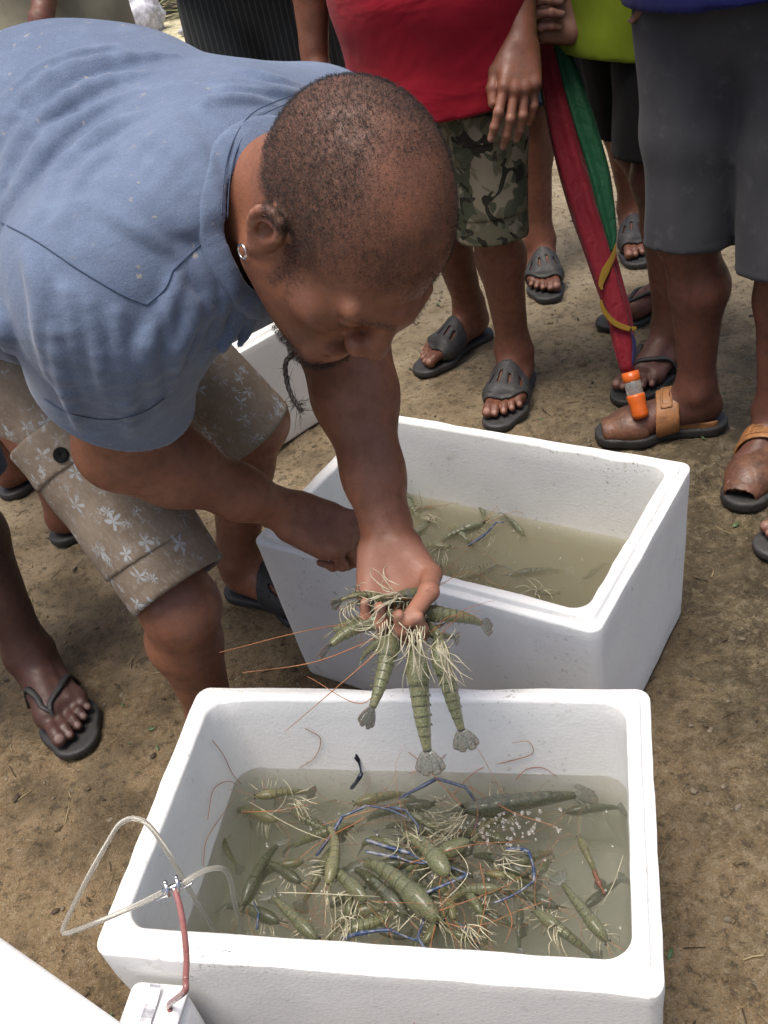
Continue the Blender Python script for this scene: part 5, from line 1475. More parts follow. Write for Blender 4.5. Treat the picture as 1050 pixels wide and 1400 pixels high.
# nearest box: kind, head, tail (points of the photograph at the water), depth of head and tail, roll, label
NEAR = [
    ('big', (596, 1256), (502, 1160), .000, .008, .35, 'large olive prawn lying diagonally in the middle of the nearest box'),
    ('dark', (556, 1252), (487, 1180), -.010, -.004, .2, 'dark prawn pressed against the left side of the large olive one in the middle'),
    ('pale', (449, 1206), (466, 1128), .004, .010, 1.3, 'pale yellowish prawn on its side, cream legs trailing, left of the nearest box\'s middle'),
    ('straight', (432, 1284), (372, 1222), -.002, .000, .1, 'banded olive prawn at the near left rim of the nearest box'),
    ('dark', (334, 1236), (372, 1150), -.016, -.008, -.3, 'submerged dark striped prawn pointing down the left side of the nearest box'),
    ('pale', (300, 1140), (318, 1180), -.025, -.03, .3, 'greenish prawn sunk against the left wall of the nearest box'),
    ('pale', (375, 1122), (318, 1098), -.022, -.028, .2, 'blurred yellowish prawn sunk in the far left corner of the nearest box'),
    ('pale', (488, 1098), (560, 1080), -.026, -.032, .2, 'faint yellow prawn deep under the far wall of the nearest box'),
    ('side', (352, 1088), (420, 1078), -.004, -.016, 1.2, 'small prawn with tangled cream legs near the far left of the nearest box'),
    ('bent', (477, 1252), (478, 1192), -.014, -.006, .5, 'short olive prawn between the pale one and the large one in the middle'),
    ('male', (625, 1110), (800, 1082), -.002, -.006, .5, 'long olive prawn with a leg fringe, stretched across the nearest box\'s far side'),
    ('straight', (829, 1286), (768, 1206), -.006, .002, -.2, 'dark green segmented prawn near the right wall of the nearest box'),
    ('bent', (735, 1248), (808, 1302), -.003, -.008, .3, 'olive prawn with a rounded back at the near right corner of the nearest box'),
    ('straight', (664, 1290), (654, 1232), -.012, -.004, -.4, 'brown banded prawn upright near the middle of the near rim'),
    ('side', (668, 1194), (730, 1202), -.004, -.010, 1.0, 'greenish prawn under the blue claw at the right of the nearest box'),
    ('pale', (792, 1146), (816, 1196), -.020, -.024, .1, 'faint pale prawn sunk near the right wall of the nearest box'),
    ('dark', (712, 1240), (708, 1292), -.012, -.016, .2, 'dark green prawn end-on beside the brown banded prawn at the near rim'),
    ('male', (560, 1150), (640, 1200), -.010, -.016, .9, 'dark prawn with crossed blue claws in the tangle at the centre of the nearest box'),
    ('dark', (600, 1140), (530, 1120), -.018, -.024, .6, 'sunken dark prawn beneath the blue arm in the centre of the nearest box'),
    ('curled', (520, 1270), (560, 1290), -.010, -.012, 1.1, 'curled dark prawn below the large olive one, at the near rim'),
    ('side', (620, 1255), (600, 1195), -.015, -.018, 1.6, 'prawn lying on its back with cream legs up beside the large olive one'),
    ('bent', (410, 1180), (350, 1190), -.022, -.024, .3, 'sunken olive prawn between the striped one and the pale one'),
    ('pale', (700, 1110), (640, 1140), -.012, -.02, 1.3, 'pale prawn with bubbles over it, centre right of the nearest box'),
    ('dark', (775, 1110), (845, 1100), -.028, -.03, .2, 'deep dark prawn in the far right corner of the nearest box'),
    ('straight', (400, 1110), (455, 1140), -.010, -.02, .8, 'olive prawn under crossing orange feelers at the left of the nearest box'),
    ('dark', (540, 1220), (620, 1160), -.020, -.024, .4, 'sunken dark prawn crossing under the large olive one'),
    ('bent', (455, 1160), (420, 1226), -.024, -.02, -.5, 'sunken olive prawn left of the large olive one'),
    ('dark', (640, 1230), (700, 1270), -.02, -.024, .8, 'sunken dark prawn under the brown banded one'),
    ('straight', (480, 1130), (400, 1150), -.02, -.026, .4, 'sunken olive prawn under the left end of the blue arch'),
    ('dark', (590, 1100), (500, 1110), -.024, -.03, .2, 'sunken dark prawn between the blue arch and the far wall'),
    ('bent', (690, 1150), (620, 1130), -.02, -.022, 1.0, 'sunken olive prawn beneath the leg fringe of the long prawn'),
    ('dark', (380, 1260), (310, 1230), -.02, -.026, .3, 'sunken dark prawn under the tubes in the near left corner'),
    ('straight', (750, 1180), (700, 1222), -.022, -.02, .2, 'sunken olive prawn inside the square blue hook'),
    ('dark', (800, 1240), (850, 1200), -.024, -.028, .3, 'sunken dark prawn by the red brown claw'),
    ('bent', (520, 1240), (440, 1262), -.018, -.022, .7, 'sunken olive prawn beside the banded one at the near left'),
    ('limp', (612, 1196), (560, 1130), .004, .000, .9, 'pale prawn lying on top of the tangle above the large olive one'),
    ('bent', (680, 1216), (610, 1216), .002, -.004, .6, 'olive prawn level on the tangle right of the large olive one'),
    ('limp', (640, 1150), (556, 1190), .000, -.006, -.7, 'pale grey prawn across the lilac claws in the centre'),
    ('straight', (500, 1230), (440, 1172), .000, -.004, .6, 'olive prawn leaning on the pale one left of the centre'),
    ('dark', (720, 1196), (650, 1160), -.002, -.006, .5, 'dark prawn through the square blue hook'),
    ('limp', (470, 1270), (540, 1256), -.004, -.008, 1.3, 'pale prawn on its side at the middle of the near rim'),
    ('bent', (640, 1284), (590, 1262), -.006, -.004, -.3, 'olive prawn half behind the near rim, right of the deep blue claw'),
    ('straight', (560, 1112), (610, 1140), -.004, -.010, .3, 'olive prawn beside the leg fringe, centre far side'),
    ('dark', (410, 1206), (360, 1172), -.008, -.014, .2, 'dark prawn left of the trailing cream legs'),
    ('dark', (600, 1226), (530, 1206), -.008, -.012, .4, 'dark prawn wedged under the tail of the large olive one'),
    ('straight', (660, 1250), (620, 1190), -.006, -.010, -.3, 'olive prawn between the large one and the brown banded one'),
    ('dark', (520, 1180), (590, 1180), -.008, -.012, .7, 'dark prawn directly under the lilac claw'),
    ('bent', (700, 1184), (760, 1160), -.006, -.010, .4, 'olive prawn right of the square blue hook, below the bubbles'),
    ('straight', (580, 1290), (620, 1230), -.008, -.010, .5, 'olive prawn pointing at the near rim below the large one'),
    ('dark', (450, 1240), (500, 1210), -.010, -.012, .3, 'dark prawn under the trailing cream legs of the pale one'),
    ('bent', (548, 1160), (490, 1140), -.006, -.010, .2, 'olive prawn inside the left blue arch'),
    ('dark', (760, 1240), (690, 1212), -.010, -.014, .5, 'dark prawn left of the segmented green one by the right wall'),
]
for k, h, t_, dh, dt, roll, lab in NEAR: lay(k, wa(*h, dh), wa(*t_, dt), roll, lab, GA, 1, 1.0 if k == 'male' and h[1] < 1120 else 1.2)
REAR = [
    ('bent', (548, 672), (575, 712), -.004, -.004, .3, 'green prawn at the far left of the rear box beside the forearm'),
    ('straight', (660, 716), (598, 738), .000, -.004, .4, 'olive prawn floating level in the middle of the rear box'),
    ('bent', (668, 726), (657, 688), -.03, .012, .2, 'prawn with only its tail fan sticking up at the far wall of the rear box'),
    ('straight', (716, 732), (692, 702), -.006, .012, .5, 'prawn with tail raised against the far wall of the rear box'),
    ('side', (612, 748), (560, 746), -.006, -.010, 1.2, 'prawn with cream legs up, close to the hand in the rear box'),
    ('bent', (596, 790), (604, 762), -.004, -.006, .6, 'small green prawn half hidden behind the near rim of the rear box'),
    ('male', (700, 787), (770, 776), -.012, -.012, .3, 'sunken grey prawn with a pale claw at the near side of the rear box'),
    ('side', (664, 800), (690, 812), -.006, -.010, 1.4, 'prawn on its back with thin legs up at the near rim of the rear box'),
    ('pale', (735, 808), (760, 815), -.008, -.014, 1.5, 'prawn sunk with a star of cream legs above the water in the rear box'),
    ('dark', (800, 790), (830, 765), -.014, -.016, .2, 'dark prawn sunk along the right wall of the rear box'),
    ('straight', (585, 716), (548, 752), -.004, -.008, .4, 'olive prawn close along the forearm in the rear box'),
    ('bent', (640, 740), (606, 712), -.008, -.012, -.3, 'half sunken olive prawn just below the level one in the rear box'),
    ('dark', (560, 776), (606, 800), -.006, -.010, .5, 'dark prawn between the hand and the near rim of the rear box'),
    ('straight', (640, 790), (690, 770), -.014, -.018, .3, 'sunken prawn before the orange scrap in the rear box'),
    ('bent', (560, 700), (605, 690), -.006, -.012, .2, 'green prawn against the far wall next to the forearm'),
]
for k, h, t_, dh, dt, roll, lab in REAR: lay(k, wb(*h, dh), wb(*t_, dt), roll, lab, GB, 1, 1.2)
# in the hand
def hd_(x, y, t): return dep(x, y, t)
HAND = [
    ('limp', hd_(552, 838, 1.13), hd_(438, 872, 1.12), 1.3, 'olive prawn held with its tail pointing out to the left of the hand'),
    ('hang', hd_(540, 846, 1.125), hd_(512, 978, 1.075), -1.2, 'olive prawn with a curled tail, hanging at the left of the handful'),
    ('hang', hd_(566, 868, 1.12), hd_(583, 1040, 1.09), 0.2, 'long pale olive prawn hanging straight down from the hand, tail fan spread'),
    ('hang', hd_(594, 862, 1.12), hd_(632, 1010, 1.095), .3, 'slim grey green prawn hanging beside the longest one from the hand'),
    ('limp', hd_(562, 836, 1.135), hd_(668, 846, 1.13), .3, 'olive prawn sticking out to the right past the thumb, tail fan open'),
    ('bent', hd_(556, 862, 1.125), hd_(632, 872, 1.12), .7, 'green prawn squeezed under the thumb'),
    ('pale', hd_(584, 848, 1.13), hd_(628, 920, 1.10), -.4, 'short yellowish prawn drooping right of the hanging pair'),
    ('side', hd_(536, 820, 1.13), hd_(462, 806, 1.13), 1.8, 'prawn with tangled legs lying across the palm'),
    ('side', hd_(540, 862, 1.12), hd_(600, 838, 1.125), 2.4, 'prawn held belly out with a fan of cream legs below the thumb'),
    ('straight', hd_(588, 806, 1.15), hd_(486, 836, 1.135), .9, 'dark olive prawn across the base of the thumb'),
    ('dark', hd_(500, 838, 1.12), hd_(560, 810, 1.13), .6, 'dark prawn deep in the palm under the others'),
    ('limp', hd_(520, 856, 1.135), hd_(588, 890, 1.12), -.6, 'pale prawn lying under the thumb tip, across the hanging ones'),
    ('limp', hd_(604, 858, 1.14), hd_(500, 880, 1.13), 1.0, 'grey green prawn lying along the fingertips behind the hanging ones'),
    ('limp', hd_(548, 854, 1.13), hd_(448, 848, 1.145), .5, 'green prawn stretched left over the fingers, above the lowest left feeler'),
    ('straight', hd_(560, 826, 1.14), hd_(470, 822, 1.145), -.4, 'dark olive prawn along the edge of the palm, left of the thumb'),
    ('limp', hd_(530, 872, 1.125), hd_(486, 900, 1.13), .3, 'short green prawn pointing down left from the fingertips'),
]
for k, h, t_, roll, lab in HAND: lay(k, h, t_, roll, lab, GH)
# loose limbs of the big males: jointed blue arms lying on the water
def arm(px, rad, label, mat, z, dz=0.0, pinch=None, group=None, zs=None):
    rad = rad * .72; pts = [gz(x, y, z + (zs[i] if zs else dz)) for i, (x, y) in enumerate(px)]
    t = thing('prawn_claw', label, 'prawn claw', pts[0], group)
    rgc = np.random.default_rng(int(px[0][0])); m_ = len(pts) - 1
    for i, (a, b) in enumerate(zip(pts[:-1], pts[1:])):
        sg = nrm(np.cross(b - a, V3(0, 0, 1))) * np.linalg.norm(b - a) * rgc.uniform(-.10, .10); tp = 1.15 - .55 * i / max(1, m_ - 1)
        mk('claw_joint', *tube([a, a + (b - a) * .12 + sg * .4, a + (b - a) * .5 + sg, a + (b - a) * .88 + sg * .4, b], tuple(rad * tp * q for q in (.7, .95, .85, 1.15, .75)), 14, 8), mat, t)
        V, F = ico(b, rad * tp * .95, 1); mk('knuckle', V, F, mat, t)
    if pinch is not None:
        b = pts[-1]
        for q in pinch: mk('pincer', *tube([b] + [gz(x, y, z + h) for x, y, h in q], (rad * 1.1, rad * .9, rad * .3), None, 7, False), MT['claw2'], t)
    return t
CG = 'blue claws in the foam boxes'
arm([(432, 1170), (468, 1116), (500, 1102), (556, 1118)], .0030, 'blue jointed claw arched over the tangle, left of centre in the nearest box', MT['claw'], WA, zs=[-.01, .012, .016, .004], group=CG)
arm([(500, 1148), (560, 1166), (604, 1184)], .0034, 'pale lilac and blue claw lying across the centre of the nearest box', MT['claw'], WA, dz=.004, group=CG)
arm([(500, 1164), (545, 1172), (585, 1180)], .003, 'second blue arm parallel to the lilac one in the centre of the nearest box', MT['claw'], WA, dz=.001, group=CG)
arm([(692, 1162), (722, 1164), (730, 1204), (676, 1234)], .0034, 'blue claw bent in a square hook at the right of the nearest box', MT['claw'], WA, zs=[.004, .012, .008, .003], group=CG)
arm([(574, 1224), (640, 1196), (600, 1184)], .0028, 'thin blue arm folded beside the large olive prawn', MT['claw'], WA, dz=.004, group=CG)
arm([(466, 1286), (500, 1275), (535, 1272), (570, 1286)], .0036, 'deep blue claw along the near rim of the nearest box', MT['claw'], WA, zs=[.0, .01, .012, .002], group=CG)
arm([(480, 1078), (494, 1058), (490, 1040)], .0038, 'black pincer sticking up at the far wall of the nearest box', MT['claw2'], WA, zs=[-.015, .004, .022], pinch=[[(486, 1024, .04), (476, 1008, .055)], [(482, 1030, .03), (474, 1020, .04)]], group=CG)
arm([(352, 1270), (354, 1250), (346, 1232)], .0022, 'thin blue arm under the tubes at the left of the nearest box', MT['claw'], WA, dz=-.003, group=CG)
arm([(640, 746), (664, 730), (678, 714), (688, 714)], .0032, 'blue and black claw lying on the water of the rear box', MT['claw'], WB, zs=[.002, .006, .010, .008], group=CG)
arm([(812, 1190), (820, 1210), (826, 1222)], .004, 'dark red brown claw at the right wall of the nearest box', MT['leather'], WA, dz=.002, group=CG)
# long orange feelers on the box walls and water
FG = 'long orange feelers trailing from the prawns'
def feeler(pts, label, r_=.00055, mat='ant', n=36): tag(mk('feeler', *tube(pts, (r_, r_, r_ * .5), n, 5), MT[mat]), label, 'feeler', FG)
def onA(x, y):
    """a point of the inside far wall of the nearest box"""
    n_ = V3(-math.sin(A_['yaw']), math.cos(A_['yaw']), 0); p_ = np.array(A_['c']) + n_ * (A_['W'] / 2 - .034); d = ray(x, y); return CO + d * (((p_ - CO) @ n_) / (d @ n_))
def onAl(x, y):
    n_ = -V3(math.cos(A_['yaw']), math.sin(A_['yaw']), 0); p_ = np.array(A_['c']) + n_ * (A_['L'] / 2 - .036); d = ray(x, y); return CO + d * (((p_ - CO) @ n_) / (d @ n_))
feeler([wa(620, 1085), onA(655, 1052), onA(700, 1040), onA(728, 1030), onA(722, 1014), onA(700, 1016)], 'orange feeler looped on the far wall, right of the hanging tails')
feeler([wa(705, 1066), onA(720, 1052), onA(742, 1050), onA(762, 1062)], 'short orange feeler arching over the water line of the far wall')
feeler([wa(560, 1058), onA(600, 1040), onA(640, 1010), wa(690, 1090, .03)], 'orange feeler crossing behind the hanging tails')
feeler([onA(417, 996), onA(438, 1010), onA(430, 1036), onA(408, 1050)], 'curled orange feeler on the far wall left of the black pincer')
feeler([onAl(290, 1012), onAl(304, 1030), onAl(318, 1058), wa(330, 1072)], 'thin brown feeler on the left wall near the far corner')
feeler([onAl(284, 1120), onAl(292, 1080), onAl(312, 1068), wa(326, 1075)], 'thin brown feeler curving down the left wall')
feeler([onAl(278, 1184), onAl(282, 1150), onAl(300, 1120), wa(322, 1090)], 'long orange feeler low on the left wall')
FL = ['pale feeler crossing the far left corner of the nearest box', 'orange feeler straight along the far left of the nearest box', 'orange feeler pointing down left from the blue arch', 'pale feeler slanting down from the leg fringe',
      'orange feeler slanting up from the large olive prawn to the square hook', 'orange feeler over the long olive prawn', 'pale feeler above the red brown claw at the right wall', 'orange feeler rising from the pale prawn to the far wall',
      'orange feeler along the top of the square blue hook', 'pale feeler level across the left of the near rim', 'orange feeler upright by the brown banded prawn', 'orange feeler beside the dark end-on prawn']
for i, p in enumerate([[(340, 1096), (400, 1130), (450, 1150)], [(330, 1110), (380, 1108), (440, 1096)], [(500, 1118), (440, 1150), (402, 1180)], [(604, 1140), (640, 1190), (600, 1240)], [(600, 1245), (650, 1228), (700, 1208)], [(640, 1075), (700, 1110), (760, 1130)],
                       [(852, 1170), (838, 1210), (822, 1238)], [(440, 1128), (500, 1110), (560, 1094)], [(560, 1180), (640, 1156), (724, 1150)], [(380, 1220), (440, 1222), (520, 1226)], [(656, 1180), (664, 1230), (650, 1290)], [(690, 1230), (700, 1260), (690, 1290)]]):
    feeler([wa(*p[0], .004), wa(*p[1], .012), wa(*p[2], .003)], FL[i], .0006, 'ant' if i % 3 else 'leg')
for lab, p in zip(('orange feeler hanging down the rear box wall beside the forearm', 'level orange feeler on the rear water beside the forearm', 'orange feeler arched on the rear wall beside the forearm'), ([(552, 640), (560, 655), (575, 668)], [(548, 700), (580, 694), (612, 690)], [(560, 660), (572, 640), (590, 636)])):
    feeler([wb(*q, .004 + .03 * (k == 1)) for k, q in enumerate(p)], lab, .0006)
for lab, p in zip(('level orange feeler streaming left from the handful, second from the top', 'orange feeler slanting steeply down left from the handful', 'topmost orange feeler streaming left from the handful', 'orange feeler looping below the handful and back up left'), ([(520, 870, 1.13), (430, 905, 1.10), (330, 920, 1.12)], [(530, 880, 1.12), (460, 940, 1.10), (390, 1000, 1.13)], [(500, 850, 1.14), (420, 862, 1.12), (300, 892, 1.10)], [(540, 870, 1.12), (500, 960, 1.10), (420, 925, 1.12)])):
    feeler([dep(*q) for q in p], lab, .0006)
# bunches of thin cream legs
LG_ = 'loose cream prawn legs'
def bunch(c, n, ln, spread, label, seed, dirv=(0, 0, 1), r_=.0007):
    rg = np.random.default_rng(seed); t = thing('leg_bunch', label, 'prawn legs', c, LG_)
    bend = rg.normal(0, 1, 3); spread *= .75
    for i in range(n):
        d = nrm(np.asarray(dirv, float) + rg.normal(0, spread, 3)); p_ = [np.asarray(c) + rg.normal(0, .006, 3)]
        for m in range(3): p_.append(p_[-1] + d * ln / 3 * rg.uniform(.6, 1.25)); d = nrm(d + bend * .35 + rg.normal(0, .25, 3))
        mk('leg', *tube(p_, (r_ * rg.uniform(.7, 1.2), r_, r_ * .35), 9, 4), MT['leg'], t)
bunch(dep(572, 864, 1.05), 24, .062, .38, 'fan of cream legs hanging below the thumb', 1, camdir(.12, -1, .3), .00065)
bunch(dep(602, 880, 1.06), 14, .052, .35, 'cream legs drooping over the right hanging prawn', 2, camdir(.25, -1, .3), .00065)
bunch(dep(500, 822, 1.14), 16, .06, .6, 'pale legs tangled over the left of the held handful', 3, camdir(-.8, .1, .5))
bunch(dep(528, 846, 1.07), 12, .05, .6, 'pale legs tangled over the fingertips', 16, camdir(-.1, -1, .2))
bunch(dep(545, 812, 1.09), 14, .05, .7, 'pale legs lying over the palm', 17, camdir(-1, .1, .3))
bunch(wa(628, 1118, .006), 26, .055, .5, 'fringe of cream legs at the head of the long prawn', 4, camdir(-.8, -.5, .4))
bunch(wa(450, 1216, .006), 9, .05, .25, 'straight cream legs trailing below the pale prawn', 5, camdir(.15, -1, .2))
bunch(wa(686, 1176, .006), 14, .045, .6, 'cream legs inside the square blue hook', 6, camdir(.3, -.2, .6))
bunch(wa(400, 1094, .004), 14, .05, .8, 'cream legs in the far left of the nearest box', 7, camdir(.3, .2, .4))
bunch(wa(480, 1262, .002), 22, .04, .8, 'fine grey cream legs beside the near rim', 8, camdir(.2, -.4, .5))
bunch(wa(560, 1140, .004), 14, .05, .8, 'cream legs under the blue arch in the nearest box', 12, camdir(.2, -.4, .5))
bunch(wa(640, 1262, .004), 12, .04, .7, 'cream legs by the brown banded prawn', 13, camdir(.1, -.4, .5))
bunch(wa(760, 1270, .0), 10, .04, .8, 'pale legs by the near right corner of the nearest box', 14, camdir(.1, -.4, .4))
bunch(wb(580, 705, .004), 10, .045, .6, 'cream legs beside the forearm at the far left of the rear box', 18, camdir(.5, .1, .4))
bunch(wb(620, 790, .002), 8, .04, .7, 'pale legs by the near rim behind the thumb', 19, camdir(.3, .3, .4))
bunch(wb(734, 808, .002), 9, .045, .7, 'star of cream legs at the near rim of the rear box', 9, camdir(0, .1, .9))
bunch(wb(604, 758, .004), 9, .035, .6, 'cream legs round an orange scrap close to the hand', 10, camdir(.2, -.6, .4))
bunch(wb(660, 752, .002), 5, .035, .5, 'few cream legs floating in the middle of the rear box', 11, camdir(.5, .4, .2))
bunch(wb(664, 786, .002), 8, .035, .6, 'thin legs at the near side of the rear box', 15, camdir(.2, .5, .4))
# bubbles of foam on the water
rg = np.random.default_rng(5); prt = []
for k in range(170):
    x, y = (rg.normal(700, 35), rg.normal(1126, 16)) if k < 90 else (rg.uniform(330, 850), rg.uniform(1080, 1290))
    V, F = ico(wa(x, y, -.0004), rg.uniform(.0008, .0024) * (1.3 if k < 90 else .8), 1); prt.append((V, F))
for k in range(22): V, F = ico(wb(rg.uniform(600, 800), rg.uniform(720, 800), -.0004), rg.uniform(.0008, .0022), 1); prt.append((V, F))
V, F = cat_mesh(prt); mk('bubbles', V, F, MT['clear'], kind='stuff')
# ------------------------------------------------------------------ air pump, tubes, cooler at the near edge
def face_pt(u, z, out):
    """a point on the outside near wall of the nearest box: u metres along it from its middle"""
    c, s = math.cos(A_['yaw']), math.sin(A_['yaw']); return V3(A_['c'][0] + c * u + s * (A_['W'] / 2 + out), A_['c'][1] + s * u - c * (A_['W'] / 2 + out), z)
pu = thing('air_pump', 'white plastic air pump with steel clip on the near wall of a foam box', 'air pump', face_pt(-.2, .16, .03))
c, s = math.cos(A_['yaw']), math.sin(A_['yaw']); ex, ey = V3(c, s, 0), V3(s, -c, 0)
def rbox_mesh(ctr, hx, hy, hz, r_, n=6):
    rings = []
    for z, o in [(-hz, r_), (-hz + r_ * .3, r_ * .3), (-hz + r_, 0), (hz - r_, 0), (hz - r_ * .3, r_ * .3), (hz, r_)]:
        q = rrect(hx - o, hy - o, r_ * 1.6, z, n, 1); rings.append(np.asarray(ctr) + q[:, :1] * ex + q[:, 1:2] * ey + V3(0, 0, 1) * q[:, 2:])
    return loft(rings)
pc_ = face_pt(-.232, .186, .036)
mk('pump_body', *rbox_mesh(pc_, .036, .032, .085, .014), MT['white'], pu)
mk('pump_lid', *rbox_mesh(pc_ + V3(0, 0, .087), .0345, .0305, .006, .006), MT['white'], pu)
st = [pc_ + ey * -.006 + V3(0, 0, .090) + ey * y + V3(0, 0, z) for y, z in ((.030, -.030), (.031, -.004), (.026, .006), (.004, .0075), (-.010, .010), (-.016, .013))]
sp = spline(st, 26); rings = [np.array([p + ex * .0065, p + ex * .0065 + V3(0, 0, .0016), p - ex * .0065 + V3(0, 0, .0016), p - ex * .0065]) for p in sp]
mk('steel_clip', *loft(rings), MT['steel'], pu, smooth=False)
# white cooler at the bottom left corner of the picture
k1, k2 = gz(-40, 1262, .34), gz(168, 1410, .34); dx = nrm(k2 - k1); dn = V3(dx[1], -dx[0], 0); dn = dn if dn[1] < 0 else -dn
ctr = (k1 + k2) / 2 + dn * .17; rings = []
for z, o in ((0, .03), (.01, .012), (.30, 0), (.305, .006), (.312, .006), (.313, -.006), (.335, -.006), (.34, .004)):
    q = rrect(.19 - o, .17 - o, .03, z, 8, 4); rings.append(V3(ctr[0], ctr[1], 0) + q[:, :1] * dx + q[:, 1:2] * -dn + V3(0, 0, 1) * q[:, 2:])
tag(mk('cooler', *loft(rings), MT['white']), 'shiny white cooler lid cut off by the bottom left corner', 'cooler')
# tubes and the brass-like splitter
sp0 = dep(236, 1214, 1.035)
def tb(px): return [dep(x, y, t) for x, y, t in px]
t1 = thing('air_tubing', 'clear air tubing branching from a small metal splitter over the nearest box', 'tubing', sp0)
def hose(name, px, r_, mat, n=60):
    mk(name, *tube(tb(px), r_, n, 10), MT[mat], t1)
hose('clear_tube', [(228, 1217, 1.035), (190, 1236, 1.045), (140, 1258, 1.065), (95, 1275, 1.085), (86, 1272, 1.10), (94, 1252, 1.10), (120, 1200, 1.09), (148, 1150, 1.075), (164, 1126, 1.07), (184, 1119, 1.065), (205, 1130, 1.065), (232, 1170, 1.08), (262, 1222, 1.11), (294, 1272, 1.16), (310, 1300, 1.19)], .0029, 'tube', 110)
hose('clear_tube', [(246, 1210, 1.035), (268, 1196, 1.04), (292, 1187, 1.05), (308, 1190, 1.065), (316, 1206, 1.09), (320, 1230, 1.12), (328, 1262, 1.16), (336, 1285, 1.19)], .0029, 'tube', 60)
pk_end = pc_ + V3(0, 0, .06) + ex * .036
hose('pink_tube', [(239, 1216, 1.035), (246, 1240, 1.02), (252, 1275, .995), (255, 1310, .965), (254, 1340, .94)], .0032, 'pink', 40)
mk('pink_tube_end', *tube([dep(254, 1340, .94), dep(252, 1356, .94), pc_ + V3(0, 0, .108) + ex * .026, pc_ + V3(0, 0, .090) + ex * .022], .0032, 16, 10), MT['pink'], t1)
def rod(name, a, b, r_, seg=12): mk(name, *tube([a, a + (b - a) * .02, b - (b - a) * .02, b], (r_ * .8, r_, r_, r_ * .8), None, seg, False), MT['steel'], t1)
rod('splitter', dep(222, 1219, 1.035), dep(250, 1207, 1.035), .0034)
rod('splitter_stem', dep(237, 1212, 1.035), dep(240, 1222, 1.033), .003)
for x, y in ((226, 1213), (241, 1206)):
    rod('valve', dep(x, y - 6, 1.032), dep(x + 5, y + 14, 1.030), .0026); V, F = ico(dep(x, y - 6, 1.032), .003, 1); mk('valve_cap', V, F, MT['steel'], t1)
rod('valve_pin', dep(214, 1231, 1.03), dep(231, 1224, 1.03), .0009, 6); rod('valve_pin', dep(247, 1217, 1.03), dep(263, 1207, 1.03), .0009, 6)

# ------------------------------------------------------------------ litter on the ground
rg = np.random.default_rng(3)
def scatter(n, fn, name, mat, zone):
    prt = []
    while len(prt) < n:
        x, y = zone()
        prt.append(fn(x, y, float(gheight(x, y)[0])))
    V, F = cat_mesh(prt); return mk(name, V, F, MT[mat], kind='stuff')
def zone_near():
    y = .25 + 4.2 * rg.random() ** 1.3; return rg.uniform(-.45, .45) * (1.2 + y) + .12 * y, y
def pebble(x, y, z):
    r_ = .0012 + .0044 * rg.random() ** 4; V, F = ico((0, 0, 0), r_, 0 if r_ < .004 else 1)
    V = V * (1 + .5 * (rg.random((len(V), 1)) - .5)) * V3(rg.uniform(.8, 1.5), rg.uniform(.7, 1.1), rg.uniform(.4, .7)); a = rg.uniform(0, 6.3)
    return np.stack([V[:, 0] * math.cos(a) - V[:, 1] * math.sin(a) + x, V[:, 0] * math.sin(a) + V[:, 1] * math.cos(a) + y, V[:, 2] + z + r_ * .1], 1), F
scatter(4500, pebble, 'gravel', 'pebble', zone_near)
def leafbit(x, y, z):
    a = rg.uniform(0, 6.3); l = rg.uniform(.003, .011); w_ = l * rg.uniform(.3, .55); d = V3(math.cos(a), math.sin(a), 0); e = V3(-math.sin(a), math.cos(a), 0)
    t = [V3(x, y, z + .0015 + .002 * rg.random()) + d * l * u + e * w_ * v + V3(0, 0, 1) * h for u, v, h in ((-1, 0, .0005), (-.3, 1, .002), (.4, .8, .0015), (1, 0, .003), (.4, -.8, .001), (-.3, -1, .001))]
    V = np.array(t + [q - V3(0, 0, .0007) for q in t]); F4 = [[0, 1, 4, 5], [1, 2, 3, 4]]; 
    F = [[0, 1, 5], [1, 4, 5], [1, 2, 4], [2, 3, 4], [6, 11, 7], [7, 11, 10], [7, 10, 8], [8, 10, 9]] + [q for i in range(6) for q in ([i, i + 6, (i + 1) % 6], [(i + 1) % 6, i + 6, (i + 1) % 6 + 6])]
    return V, np.array(F)
def clod(x, y, z):
    r_ = .0016 + .0055 * rg.random() ** 4; V, F = ico((0, 0, 0), r_, 1)
    V = V * (1 + .6 * (rg.random((len(V), 1)) - .5)) * V3(rg.uniform(.9, 1.6), rg.uniform(.8, 1.3), rg.uniform(.35, .6)); return V + V3(x, y, z), F
scatter(2600, clod, 'mud_clods', 'ground', zone_near)
scatter(200, leafbit, 'green_leaf_scraps', 'leaf', zone_near); scatter(380, leafbit, 'brown_leaf_scraps', 'darkleaf', zone_near)
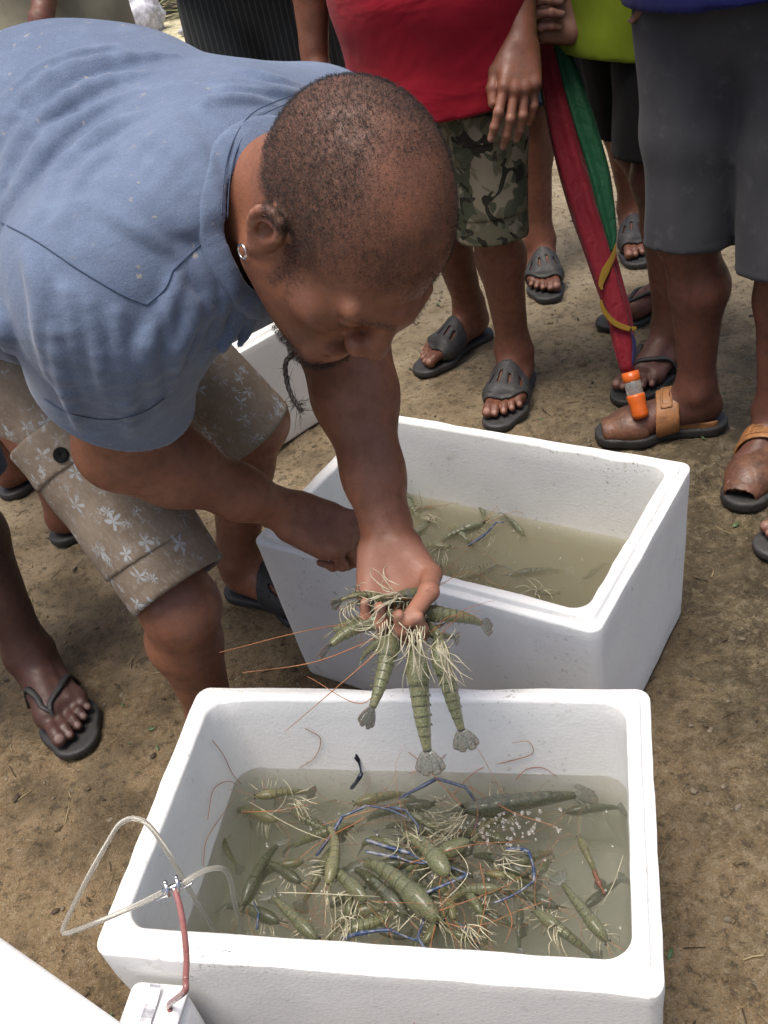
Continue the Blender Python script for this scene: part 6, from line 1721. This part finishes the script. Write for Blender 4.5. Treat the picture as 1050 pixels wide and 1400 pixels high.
def strawbit(x, y, z):
    a = rg.uniform(0, 6.3); l = rg.uniform(.004, .02); d = V3(math.cos(a), math.sin(a), rg.uniform(-.05, .1)); p_ = V3(x, y, z + .002)
    return tube([p_ - d * l, p_ + V3(0, 0, .001), p_ + d * l + rg.normal(0, .002, 3)], rg.uniform(.0005, .0011), None, 4, False)
scatter(420, strawbit, 'straw_scraps', 'straw', zone_near); scatter(300, strawbit, 'twig_scraps', 'darkleaf', zone_near)

# ------------------------------------------------------------------ market goods beyond, top left
pm = thing('palm_leaf_bundle', 'bundle of folded green palm leaves lying on a straw mat behind the bending man', 'palm leaves', gz(240, 18))
base = gz(245, 26); rr = np.random.default_rng(8)
for k in range(120):
    a = rr.uniform(-.25, .25) + (0 if k % 2 else .5); l = rr.uniform(.35, .7); d = V3(math.cos(a), math.sin(a) * .5, 0); o = base + V3(rr.uniform(-.7, .5), rr.uniform(-.1, .9), .02 + .16 * rr.random())
    mk('palm_leaflet', *tube([o - d * l * .5, o + V3(0, 0, .05 + .05 * rr.random()), o + d * l * .5 + V3(0, 0, -.03)], (.004, .022, .026, .003), 7, 4, flat=.12), MT['palm'], pm)
V, F = loft([[gz(x, y, .006 + h) for x, y in ((190, 40), (300, 90), (330, 30), (200, 2))] for h in (0, .008)]); tag(mk('straw_mat', V, F, MT['mat_straw'], smooth=False), 'pale straw mat under the palm leaves', 'mat')
V, F = ico((0, 0, 0), 1, 3); tag(mk('plastic_sack', V * V3(.16, .13, .2) * (1 + .25 * fbm(V, 1.8, 3, 4))[:, None] + gz(192, 24, .12), F, MT['newsprint']), 'white and blue printed plastic sack beside the khaki trousers', 'sack')
V, F = ico((0, 0, 0), 1, 3); tag(mk('plastic_wrapper', V * V3(.07, .05, .05) * (1 + .4 * fbm(V, 2.2, 3, 9))[:, None] + gz(289, 28, .05), F, MT['coral']), 'coral pink wrapper by the pinstriped trousers', 'wrapper')
V, F = ico((0, 0, 0), 1, 3); tag(mk('dark_bag', V * V3(.14, .1, .07) * (1 + .3 * fbm(V, 2.0, 3, 12))[:, None] + gz(278, 36, .05), F, MT['newsprint']), 'grey plastic bag under the coral wrapper', 'bag')
